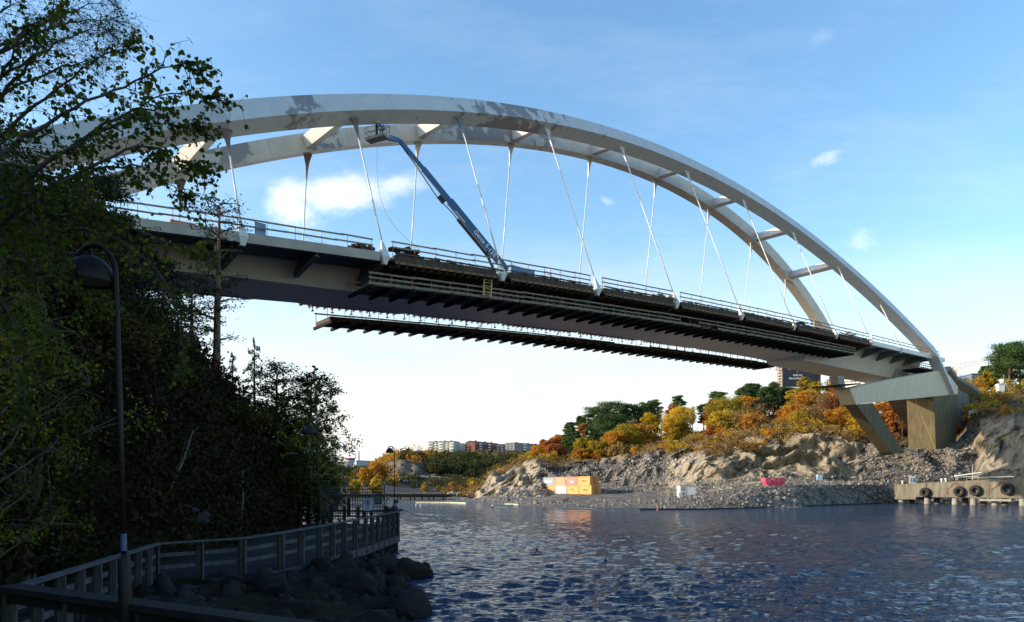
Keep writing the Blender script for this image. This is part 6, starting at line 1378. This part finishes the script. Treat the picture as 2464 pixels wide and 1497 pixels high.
# concrete retaining wall and abutment block
cw = mat('wall_concrete', (.16, .175, .19), .85, var=.3, scale=1.2, bump=.3, stretch=(3, 3, .4))
mb = MB(); a, b, c_ = Vector((-10.15, 17.6, 0)), Vector((-9.62, 19.05, 0)), Vector((-8.25, 20.15, 0))
for p, q in ((a, b), (b, c_)): mb.prism([p+EZ*-.9, q+EZ*-.9, q+EZ*.22, p+EZ*.2], Vector((-.3, .35, 0)))
for k in range(1, 7): p = b+(c_-b)*k/7; mb.beam(p+Vector((.01, -.02, -.9)), p+Vector((.01, -.02, .2)), .05, .04, up=(0, 1, 0))
tag(mb.build('retaining_wall', cw, None, origin=tuple(b)), 'bluish concrete wall carrying the bend of the boardwalk', 'wall')
mb = MB(); mb.box((-7.75, 19.9, -.25), (.9, .8, .5)); tag(mb.build('footing', cw, None, bevel=.03, origin=(-7.75, 19.9, -.5)), 'small concrete footing block under the boardwalk right of the wall', 'footing')

# ------------------------------------------------------------------ lamps
def lamp(x, Y, ztop, sc, lean, label):
    H = 5.89*sc; base = Vector(((x-CX)/F*Y, Y, ztop-H)); t = thing('street_lamp', label, 'street lamp', tuple(base), 'dome lamps along the boardwalk')
    L = Vector((lean, 0, 1)).normalized(); X = Vector((1, 0, 0))
    def p(dx_, z): return base+L*z*sc+X*dx_*sc
    mb = MB(); mb.tube([p(0, -.3), p(0, 1.75), p(0, 1.86)], [.082*sc, .082*sc, .04*sc], 14); mb.build('base_sleeve', M['black_paint'], t, smooth=True)
    pts = [p(0, 1.8), p(0, 3.5), p(0, 5.45)]; R = .27
    for a in np.linspace(0, 150, 12)[1:]: pts.append(p(-R+R*math.cos(math.radians(a)), 5.45+R*1.45*math.sin(math.radians(a))))
    mb = MB(); mb.tube(pts, .034*sc, 12); mb.build('pole', M['black_paint'], t, smooth=True)
    c = p(-.335, 5.37); prof = [(.292*sc, -.02*sc), (.3*sc, .0), (.29*sc, .09*sc), (.25*sc, .19*sc), (.18*sc, .27*sc), (.09*sc, .32*sc), (.03*sc, .34*sc), (.025*sc, .40*sc), (.001, .40*sc)]
    mb = MB(); mb.lathe(c, prof, 28); mb.lathe(c, [(.28*sc, -.02*sc), (.27*sc, .08*sc), (.16*sc, .24*sc), (.01, .3*sc)], 28); sh = mb.build('shade', M['black_paint'], t, smooth=True)
    mb = MB(); mb.lathe(c, [(.25*sc, .015*sc), (.2*sc, -.01*sc), (.001, -.02*sc)], 20); sub(mb, 'lens', M['concrete'], t, sh)
    if sc == 1: mb = MB(); mb.tube([p(0, 1.9), p(0, 2.12)], .0375, 14); mb.build('band', mat('blue_band', (.03, .05, .14), .5), t)
    return t
lamp(309, 9.0, 6.19, 1.0, -.03, 'nearest dome lamp on a tall black pole with a blue band, left foreground')
lamp(770, 24.0, 5.34, .85, -.022, 'middle dome lamp, its pole rising in front of the boardwalk fence')
lamp(949, 44.0, 5.72, .85, .0, 'farthest dome lamp, standing clear against the sky behind the fisherman')

# ------------------------------------------------------------------ far end of the boardwalk
t = thing('wire_fence', 'dark wire mesh panel fence at the far end of the boardwalk', 'fence', tuple(A(770, 1250, 42.5)))
def P_(x, y, Y=42.5): return A(x, y, Y)
mb = MB()
for i in range(27): x = 772+i*5.9; mb.tube([P_(x, 1168+(6 if i > 20 else 0)), P_(x, 1252)], .021, 4)
for j in range(12): y = 1170+j*7.2; mb.tube([P_(772, y), P_(850, y+.6*math.sin(j)), P_(925, y)], .021, 4)
mb.build('mesh', M['dark_steel'], t)
for x in (772, 925): 
    mb = MB(); mb.tube([P_(x, 1165), P_(x, 1256)], .035, 6); mb.build('post', M['dark_steel'], t)
for i, (x, y0, y1, w) in enumerate(((831, 1199, 1242, 7.5), (870, 1199, 1243, 7.5))):
    mb = MB(); mb.box((P_(x, y0).x, 43.4, (P_(x, y0).z+P_(x, y1).z)/2), (w/F*43.4, .16, P_(x, y0).z-P_(x, y1).z)); tag(mb.build('bollard_post', M['wood_dark'], None, origin=tuple(P_(x, y1, 43.4))), ['left thick dark post behind the wire fence', 'right thick dark post behind the wire fence'][i], 'post')
# prohibition sign
c = A(884.5, 1214, 38); t = thing('warning_sign', 'white sign with a round prohibition symbol on a thin post by the boardwalk', 'sign', tuple(A(880, 1275, 38)))
w_, h_ = 22/F*38, 29/F*38; mb = MB(); mb.box(c, (w_, .03, h_)); b_ = mb.build('board', mat('sign_board', (.30, .36, .45), .6, var=.05), t); mb = MB()
q = c+Vector((0, -.03, h_*.18)); SB = mat('symbol', (.05, .03, .05), .6)
R1 = .165
mb.lathe(q, [(R1, 0), (R1, .012), (R1-.03, .012), (R1-.03, 0), (R1, 0)], 26, axis=(Vector((1, 0, 0)), EZ, Vector((0, -1, 0)))); mb.beam(q+Vector((-R1*.7, -.01, R1*.7)), q+Vector((R1*.7, -.01, -R1*.7)), .012, .03, up=(0, 1, 0)); sub(mb, 'ring', mat('symbol_red', (.16, .03, .05), .6), t, b_)
mb = MB(); mb.prism([q+Vector((-.03, -.004, -.11)), q+Vector((.05, -.004, -.10)), q+Vector((.07, -.004, .02)), q+Vector((.0, -.004, .11)), q+Vector((-.05, -.004, .08)), q+Vector((-.02, -.004, -.01))], Vector((0, .004, 0))); sub(mb, 'symbol', SB, t, b_)
mb = MB()
for k in range(3): mb.box(c+Vector((0, -.02, -h_*.18-k*.055)), (w_*(.6-.1*k), .006, .014))
sub(mb, 'lettering', SB, t, b_)
mb = MB(); mb.tube([A(880, 1228, 38), A(878, 1275, 38)], .02, 6); mb.build('post', M['dark_steel'], t)
t = thing('notice_board', 'dark framed notice board fixed on the wire fence right of the prohibition sign', 'notice board', tuple(A(908, 1203, 42)))
c = A(908.5, 1203, 42.2); mb = MB(); mb.box(c, (19/F*42, .05, 21/F*42)); b_ = mb.build('frame', M['dark_steel'], t); mb = MB(); mb.box(c-Vector((0, .04, 0)), (15/F*42, .03, 17/F*42)); sub(mb, 'panel', mat('notice_panel', (.05, .08, .09), .3), t, b_)
t = thing('litter_box', 'small dark box hanging on the wire fence beside the middle lamp', 'box', tuple(A(812, 1205, 42))); c = A(812, 1204, 42.2); mb = MB(); mb.prism([c+Vector((-.19, 0, .2)), c+Vector((.19, 0, .2)), c+Vector((.14, 0, -.25)), c+Vector((-.14, 0, -.25))], Vector((0, .12, 0))); mb.build('body', M['dark_steel'], t); mb = MB(); mb.box(c+Vector((0, .05, .23)), (.48, .3, .05)); mb.build('lid', M['dark_steel'], t)
t = thing('life_ring_post', 'small round dial sign on a post right of the wire fence', 'sign', tuple(A(933, 1240, 42))); mb = MB(); mb.tube([A(930, 1245, 42), A(930, 1190, 42)], .03, 6); mb.build('post', M['dark_steel'], t)
mb = MB(); mb.lathe(A(934, 1199, 41.9), [(.12, 0), (.12, .05), (.07, .05), (.07, 0), (.12, 0)], 18, axis=(Vector((1, 0, 0)), EZ, Vector((0, -1, 0)))); mb.build('ring', M['concrete'], t)
# fisherman and rod
fx = Vector((-5.83, 33.7, .79)); person('hooded angler in dark clothes leaning on the corner of the boardwalk fence, facing right', fx, (1, -.12, 0), {'wst': (0, .06, 1.14), 'chs': (0, .14, 1.36), 'nck': (0, .22, 1.50), 'hd': (0, .27, 1.58), 'top': (0, .30, 1.70), 'sl': (-.2, .14, 1.42), 'sr': (.2, .14, 1.42), 'el': (-.24, .28, 1.18), 'wl': (-.08, .52, 1.24), 'er': (.24, .3, 1.2), 'wr': (.06, .60, 1.20)}, M['cloth_dark'], 1.72)
rd = thing('fishing_rod', 'thin fishing rod pointing down right from the angler\'s hands', 'fishing rod', (-5.3, 33.6, 2.0))
a = A(955, 1220.5, 33.6); b = A(1029, 1255, 33.0); mb = MB(); mb.tube([a, a+(b-a)*.5+EZ*.03, b], [.016, .01, .004], 6); mb.build('rod', M['dark_steel'], rd); mb = MB(); mb.lathe(a+(b-a)*.12-EZ*.07, [(.01, -.03), (.04, -.03), (.04, .03), (.01, .03)], 12); mb.build('reel', M['dark_steel'], rd)
mb = MB(); mb.tube([b, b+Vector((1.2, -1, -1.2))], .003, 3); mb.build('line', M['white'], rd)

# ------------------------------------------------------------------ left trees
def hb(x, Y): X = (x-CX)/F*Y; return Vector((X, Y, float(hillz(X, Y))-.1))
LT = [ # x base, Y, y top, width m, kind, leaf, leafsize, dens, trunk_vis, label
 (520, 47, 478, 4.6, 'pine', 'lf_spruce', .17, .55, .30, 'tall slim pine whose top crosses the bridge railing'),
 (300, 44, 585, 4.5, 'pine', 'lf_spruce', .18, 1.3, .40, 'tall pine trunk just right of the nearest lamp pole'),
 (345, 46, 615, 3.8, 'pine', 'lf_spruce', .17, .8, .36, 'second pine right of the nearest lamp pole'),
 (395, 42, 640, 3.6, 'pine', 'lf_spruce', .17, .7, .30, 'third pine right of the nearest lamp pole'),
 (462, 45, 670, 3.2, 'pine', 'lf_spruce', .17, .6, .28, 'thin-stemmed pine left of the tall slim pine'),
 (612, 50, 815, 5.2, 'spruce', 'lf_spruce', .20, 3.4, .08, 'pointed spruce right of the tall slim pine'),
 (560, 52, 850, 3.6, 'spruce', 'lf_spruce', .18, 3.4, .08, 'small narrow spruce at the foot of the tall slim pine'),
 (585, 46, 930, 3.5, 'spruce', 'lf_spruce', .18, 3.4, .08, 'low spruce in front of the pointed spruce'),
 (665, 51, 885, 5.0, 'pine', 'lf_spruce', .18, 1.6, .12, 'bushy pine between the spruce and the birch'),
 (640, 47, 980, 5.0, 'oak', 'lf_dark', .15, 2.6, .1, 'dark round tree below the pointed spruce'),
 (745, 46.5, 905, 4.2, 'pine', 'lf_spruce', .18, 1.4, .2, 'flat-branched pine behind the middle lamp'),
 (772, 46, 868, 4.0, 'birch', 'lf_birch', .11, 2.0, .14, 'slender birch at the right edge of the left trees'),
 (752, 44.5, 985, 4.4, 'birch', 'lf_birch', .12, 2.6, .1, 'drooping birch beside the middle lamp'),
 (700, 49, 905, 3.6, 'birch', 'lf_birch', .11, 1.8, .1, 'thin birch left of the flat-branched pine'),
 (715, 45, 1030, 4.2, 'oak', 'lf_dark', .14, 2.6, .06, 'dark leafy tree left of the middle lamp'),
 (690, 43, 1100, 3.6, 'oak', 'lf_dark', .14, 2.6, .05, 'lowest dark leafy tree left of the middle lamp'),
 (780, 45.5, 1080, 3.0, 'birch', 'lf_birch', .11, 2.2, .05, 'small birch right of the middle lamp pole'),
 (560, 42, 1010, 4.5, 'oak', 'lf_dark', .15, 2.8, .1, 'dark broadleaf tree on the middle of the slope'),
 (500, 38, 1000, 4.0, 'oak', 'lf_dark', .15, 2.8, .1, 'olive broadleaf tree left on the slope middle'),
 (235, 38, 430, 4.4, 'pine', 'lf_spruce', .18, 2.4, .2, 'dark pine behind the nearest lamp head'),
 (180, 36, 500, 6.0, 'oak', 'lf_dark', .15, 3.0, .15, 'large dark tree behind the nearest lamp shade'),
 (90, 34, 470, 6.0, 'oak', 'lf_dark', .15, 3.0, .15, 'large dark tree second from the left edge'),
 (0, 33, 440, 6.0, 'oak', 'lf_dark', .15, 3.0, .15, 'large dark tree at the left picture edge'),
 (-60, 40, 330, 8.0, 'pine', 'lf_spruce', .2, 2.2, .2, 'dark pine cut by the left picture edge'),
 (320, 33, 720, 3.8, 'oak', 'lf_dark', .14, 2.2, .1, 'dark tree right behind the nearest lamp pole'),
 (120, 27, 680, 4.5, 'oak', 'lf_dark', .12, 3.6, .1, 'dark leafy tree low at left of the nearest lamp pole'),
 (20, 26, 650, 4.5, 'oak', 'lf_dark', .12, 3.6, .1, 'dark leafy tree in the left corner of the slope'),
 (210, 28, 760, 4.5, 'oak', 'lf_dark', .12, 3.0, .1, 'dark shrub tree below the nearest lamp shade'),
 (385, 33, 880, 3.8, 'oak', 'lf_dark', .13, 3.0, .1, 'dark shrub tree right of the nearest lamp pole'),
 (60, 19, 800, 4.0, 'oak', 'lf_dark', .10, 3.0, .08, 'nearest dark shrub on the left slope')]
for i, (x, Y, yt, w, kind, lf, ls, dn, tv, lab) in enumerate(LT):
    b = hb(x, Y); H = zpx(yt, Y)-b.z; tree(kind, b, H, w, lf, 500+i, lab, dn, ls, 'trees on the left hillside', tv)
# pale birch saplings on the slope
for i, (x, Y, yt, dxp) in enumerate([(132, 24, 1010, 45), (190, 26, 1100, 30), (405, 27, 1035, 60), (575, 32, 1130, 8), (110, 27, 980, 12)]):
    b = hb(x, Y); tp = A(x+dxp, yt, Y); mb = MB(); mid = (b+tp)/2+Vector((.12, 0, 0)); mb.tube([b-EZ*.2, mid, tp], [.055, .04, .012], 6)
    for k in range(7):
        q = b+(tp-b)*(.3+.1*k); e = q+Vector((rnd.uniform(-.8, .8), rnd.uniform(-.3, .3), rnd.uniform(.2, .7))); mb.tube([q, e], [.012, .004], 3)
    tag(mb.build('sapling', M['sapling'], None, origin=tuple(b)), ['pale crooked sapling stem left of the nearest lamp pole', 'pale sapling stem closer to the nearest lamp pole', 'pale sapling leaning right on the middle slope', 'thin pale sapling just above the fence middle', 'thin pale sapling farthest left on the slope'][i], 'sapling', 'pale saplings on the slope')
# undergrowth on the slope
Lp = []; tw = MB()
while len(Lp) < 9000:
    Y = rg5.uniform(14, 58); di = rg5.uniform(.1, 22)**1.0; X = np.interp(Y, XI[:, 1], XI[:, 0])-di
    if X/Y < -.86: continue
    z = float(hillz(X, Y)); h = rg5.uniform(.4, 1.9)*(1 if di > 1.5 else .5); n = 22; Lp.append(np.array([X, Y, z+h*.45])+rg5.normal(size=(n, 3))*np.array([.55, .55, h*.36]))
    if rg5.random() < .22:
        tw.tube([(X, Y, z-.1), (X+rg5.normal()*.2, Y, z+h*.7), (X+rg5.normal()*.5, Y+rg5.normal()*.3, z+h*1.5)], [.018, .012, .004], 3)
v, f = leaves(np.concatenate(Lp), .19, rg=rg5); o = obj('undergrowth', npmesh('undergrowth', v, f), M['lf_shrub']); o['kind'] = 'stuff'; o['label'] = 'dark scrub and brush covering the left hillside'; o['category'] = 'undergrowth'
o = tw.build('undergrowth', M['twig'], None); o['kind'] = 'stuff'; o['label'] = 'thin dark stems of the brush on the left hillside'; o['category'] = 'undergrowth'
# pale rock faces in the slope
for i, (x, y, Y, w, h) in enumerate([(300, 1222, 26.2, 1.9, 1.3), (425, 1246, 26.8, 1.6, .8)]):
    v0, f0 = ico(3); d = .8+.55*fbm(v0*1.0, 1.6, 5, 5+i, True)[:, None]; X = (x-CX)/F*Y; vv = v0*d*np.array([w/2, .6, h/2])+np.array([X, Y+.5, zpx(y, Y)])
    o = obj('rock_outcrop', npmesh('rock_outcrop', vv-np.array([X, Y, zpx(y, Y)]), f0), mat('slope_rock%d' % i, (.012, .014, .015), .9, scale=9, col2=(.055, .065, .075), spec=.1, bump=1, bscale=5, detail=10)); o.location = (X, Y, zpx(y, Y)); tag(o, ['bluish rock face in the slope just right of the nearest lamp pole', 'bluish rock face in the slope above the fence bend', 'small bluish rock face at the foot of the slope'][i], 'rock')

# ------------------------------------------------------------------ near birch with individual leaves
def leaf_shape(P, D, size, rg):
    n = len(P); D = D/np.linalg.norm(D, axis=1)[:, None]; b = np.cross(D, rg.normal(size=(n, 3))); b /= np.linalg.norm(b, axis=1)[:, None]; c = np.cross(D, b)
    s_ = (size*(.65+.6*rg.random(n)))[:, None]; fold = (.12+.25*rg.random(n))[:, None]; curl = (.3*(rg.random(n)-.3))[:, None]
    prof = [(0, 0), (.22, .36), (.5, .40), (.8, .16), (1.02, 0)]; V_ = []
    for u, w in prof: V_.append(P+D*s_*u+c*s_*curl*u*u)
    Lf = [P+D*s_*u+b*s_*w+c*s_*(fold*w+curl*u*u) for u, w in prof[1:4]]; Rt = [P+D*s_*u-b*s_*w+c*s_*(fold*w+curl*u*u) for u, w in prof[1:4]]
    A_ = np.stack([V_[0], V_[1], V_[2], V_[3], V_[4]]+Lf+Rt, 1)     # 0-4 midrib, 5-7 left, 8-10 right
    F_ = np.array([(0, 1, 5, 5), (1, 2, 6, 5), (2, 3, 7, 6), (3, 4, 7, 7), (0, 8, 1, 1), (1, 8, 9, 2), (2, 9, 10, 3), (3, 10, 4, 4)])
    tri = []
    for q in F_:
        q = list(q)
        if q[2] == q[3]: tri.append((q[0], q[1], q[2]))
        else: tri += [(q[0], q[1], q[2]), (q[0], q[2], q[3])]
    tri = np.array(tri); return A_.reshape(-1, 3), (tri[None]+(np.arange(n)*11)[:, None, None]).reshape(-1, 3)
nb = thing('birch_tree', 'near birch reaching in from the left with big green and yellow leaves against the sky', 'tree', (-9.2, 9.4, 1.2))
rgb_ = np.random.default_rng(123); rb = random.Random(99)
tm_ = MB(); tm_.tube([(-9.2, 9.4, .6), (-9.3, 9.3, 4), (-9.0, 9.2, 8), (-8.7, 9.0, 12)], [.16, .14, .1, .05], 10); tm_.build('trunk', M['birchbark'], nb)
limbs = [  # start (z on trunk), px waypoints, distance
 (6.5, [(-120, 560), (60, 430), (190, 345), (300, 290), (400, 225), (515, 238)], 8.6, 1.0),
 (7.0, [(-100, 430), (60, 330), (180, 260), (300, 205), (390, 165), (470, 150)], 8.2, 1.0),
 (7.2, [(-100, 380), (40, 290), (130, 220), (220, 150), (310, 100)], 9.2, 1.0),
 (6.8, [(-100, 480), (90, 400), (250, 300), (350, 260), (420, 300), (475, 300)], 8.9, 1.0),
 (6.4, [(-100, 600), (80, 480), (240, 390), (350, 350), (420, 380), (480, 400)], 8.5, 1.0),
 (6.2, [(-100, 640), (100, 470), (200, 420), (320, 400), (400, 440), (455, 470)], 9.3, .8),
 (7.6, [(-100, 300), (20, 210), (80, 140), (120, 60), (150, 20)], 9.0, .7),
 (6.0, [(-80, 620), (60, 540), (190, 515), (300, 540), (420, 590), (470, 600)], 8.8, .9),
 (5.8, [(-80, 640), (80, 560), (240, 560), (380, 650), (430, 780), (440, 880)], 9.6, .6),
 (5.6, [(-60, 680), (100, 620), (300, 620), (400, 690), (440, 740)], 9.9, .5),
 (5.5, [(-60, 680), (20, 620), (80, 660), (110, 760), (120, 860)], 8.4, 1.1),
 (5.9, [(-60, 560), (40, 520), (110, 560), (200, 640), (250, 720)], 9.1, 1.0),
 (6.1, [(-80, 540), (20, 470), (80, 470), (130, 540), (150, 640)], 8.3, 1.0),
 (6.6, [(-80, 460), (10, 400), (100, 420), (180, 440), (230, 500)], 8.7, 1.0),
 (5.4, [(-60, 760), (0, 720), (40, 800), (60, 900), (60, 980)], 9.2, 1.0),
 (7.3, [(-80, 260), (0, 180), (40, 110), (60, 60)], 8.8, .9)]
def twig_tree(root, x0, limbs, rb, rgx, leafsize, leafm, tl=1.0, r0=.034, nt=2, leafp=.55, woodm='twig'):
    wood_mb = MB(); LP, LD = [], []
    for li, (z0, wp, Yl, dens) in enumerate(limbs):
        pts = [Vector((x0[0], x0[1], z0))]+[A(x, y, Yl+rb.uniform(-.35, .35)) for x, y in wp]; sm_ = []
        for i in range(len(pts)-1):
            p0, p1, p2, p3 = pts[max(0, i-1)], pts[i], pts[i+1], pts[min(len(pts)-1, i+2)]
            for t_ in (0, .25, .5, .75): sm_.append(.5*((2*p1)+(p2-p0)*t_+(2*p0-5*p1+4*p2-p3)*t_**2+(3*p1-p0-3*p2+p3)*t_**3))
        sm_.append(pts[-1]); sm_ = [p+Vector((rb.uniform(-.02, .02), rb.uniform(-.03, .03), rb.uniform(-.02, .02)))*tl for p in sm_]; n = len(sm_)
        wood_mb.tube(sm_, [max(.004, r0*(1-i/n)**1.25+.003) for i in range(n)], 6)
        for i in range(4, n):
            for rep_ in range(nt if i < n-2 else nt+2):
                if rb.random() > .94: continue
                p = sm_[i]; main = (sm_[min(i+1, n-1)]-sm_[i-1]).normalized()
                d = (main*.8+Vector((rb.uniform(-.7, .7), rb.uniform(-.6, .6), rb.uniform(-.75, .7)))).normalized(); L = rb.uniform(.22, .62)*(1.0 if i < n-3 else .6)*tl
                q = [p]; dd = d.copy(); ns = 6
                for k in range(ns): dd = (dd+Vector((rb.uniform(-.3, .3), rb.uniform(-.3, .3), rb.uniform(-.36, .14)))).normalized(); q.append(q[-1]+dd*L/ns)
                wood_mb.tube(q, [.007, .006, .005, .004, .0035, .003, .002], 3)
                for k in range(1, ns+1):
                    for _ in range(3):
                        if rb.random() < leafp*dens: LP.append(tuple(q[k]+Vector((rb.uniform(-.02, .02),)*3))); LD.append((rb.uniform(-.8, .8), rb.uniform(-.8, .8), rb.uniform(-1.2, .25)))
                    for _ in range(1 if tl <= 1 else 2):
                        if rb.random() < (.5 if tl <= 1 else .9):
                            e = q[k]+Vector((rb.uniform(-.15, .2), rb.uniform(-.15, .15), rb.uniform(-.2, .1)))*tl; wood_mb.tube([q[k], (q[k]+e)/2+Vector((0, 0, .015)), e], [.003, .0025, .0015], 3)
                            for _ in range(2):
                                if rb.random() < .7*dens*(leafp/.55): LP.append(tuple(e)); LD.append((rb.uniform(-.8, .8), rb.uniform(-.8, .8), rb.uniform(-1.2, .1)))
    wood_mb.build('branches', M[woodm], root); v, f = leaf_shape(np.array(LP), np.array(LD), leafsize, rgx)
    return obj('foliage', npmesh('foliage', v, f), M[leafm], root)
twig_tree(nb, (-9.1, 9.2), limbs, rb, rgb_, .062, 'lf_birch')
b2 = thing('birch_tree', 'nearly leafless birch with fine drooping twigs in the upper left corner', 'tree', (-14.6, 14.2, 1.5))
t2 = MB(); t2.tube([(-14.6, 14.2, .8), (-14.2, 14.1, 6), (-13.2, 14, 11)], [.16, .13, .08], 9); t2.build('trunk', M['birchbark'], b2)
lim2 = [(9.5, [(-160, 200), (0, 117), (46, 88), (99, 50), (136, 0), (160, -50)], 14, .8), (9.0, [(-160, 200), (46, 88), (141, 39), (198, 18), (270, -10)], 13.6, .8), (8.8, [(-150, 260), (0, 190), (90, 130), (170, 90), (230, 70), (270, 80)], 14.3, .8),
        (9.8, [(-160, 120), (-20, 40), (30, 0), (60, -60)], 14.2, .8), (8.6, [(-150, 300), (20, 215), (120, 175), (190, 150), (235, 150)], 13.7, .8), (9.2, [(-150, 220), (60, 100), (150, 60), (220, 45), (285, 50)], 14.4, .8)]
twig_tree(b2, (-13.8, 14.1), lim2, random.Random(5), np.random.default_rng(6), .038, 'lf_birch', tl=1.5, r0=.045, nt=2, leafp=.28)
# a second, denser small-leaved tree just behind it
for i, (X, Y, H, w, lab) in enumerate([(-11.6, 15.5, 8.2, 4.8, 'small-leaved yellowish green tree behind the nearest lamp head'), (-14.2, 17.5, 8.8, 5.5, 'dense dark green tree at the left edge behind the near birch')]):
    b = Vector((X, Y, float(hillz(X, Y)))); tree('birch', b, H, w, 'lf_birch' if i == 0 else 'lf_dark', 640+i, lab, 2.0, .08, 'trees on the left hillside', .1, bark='bark')
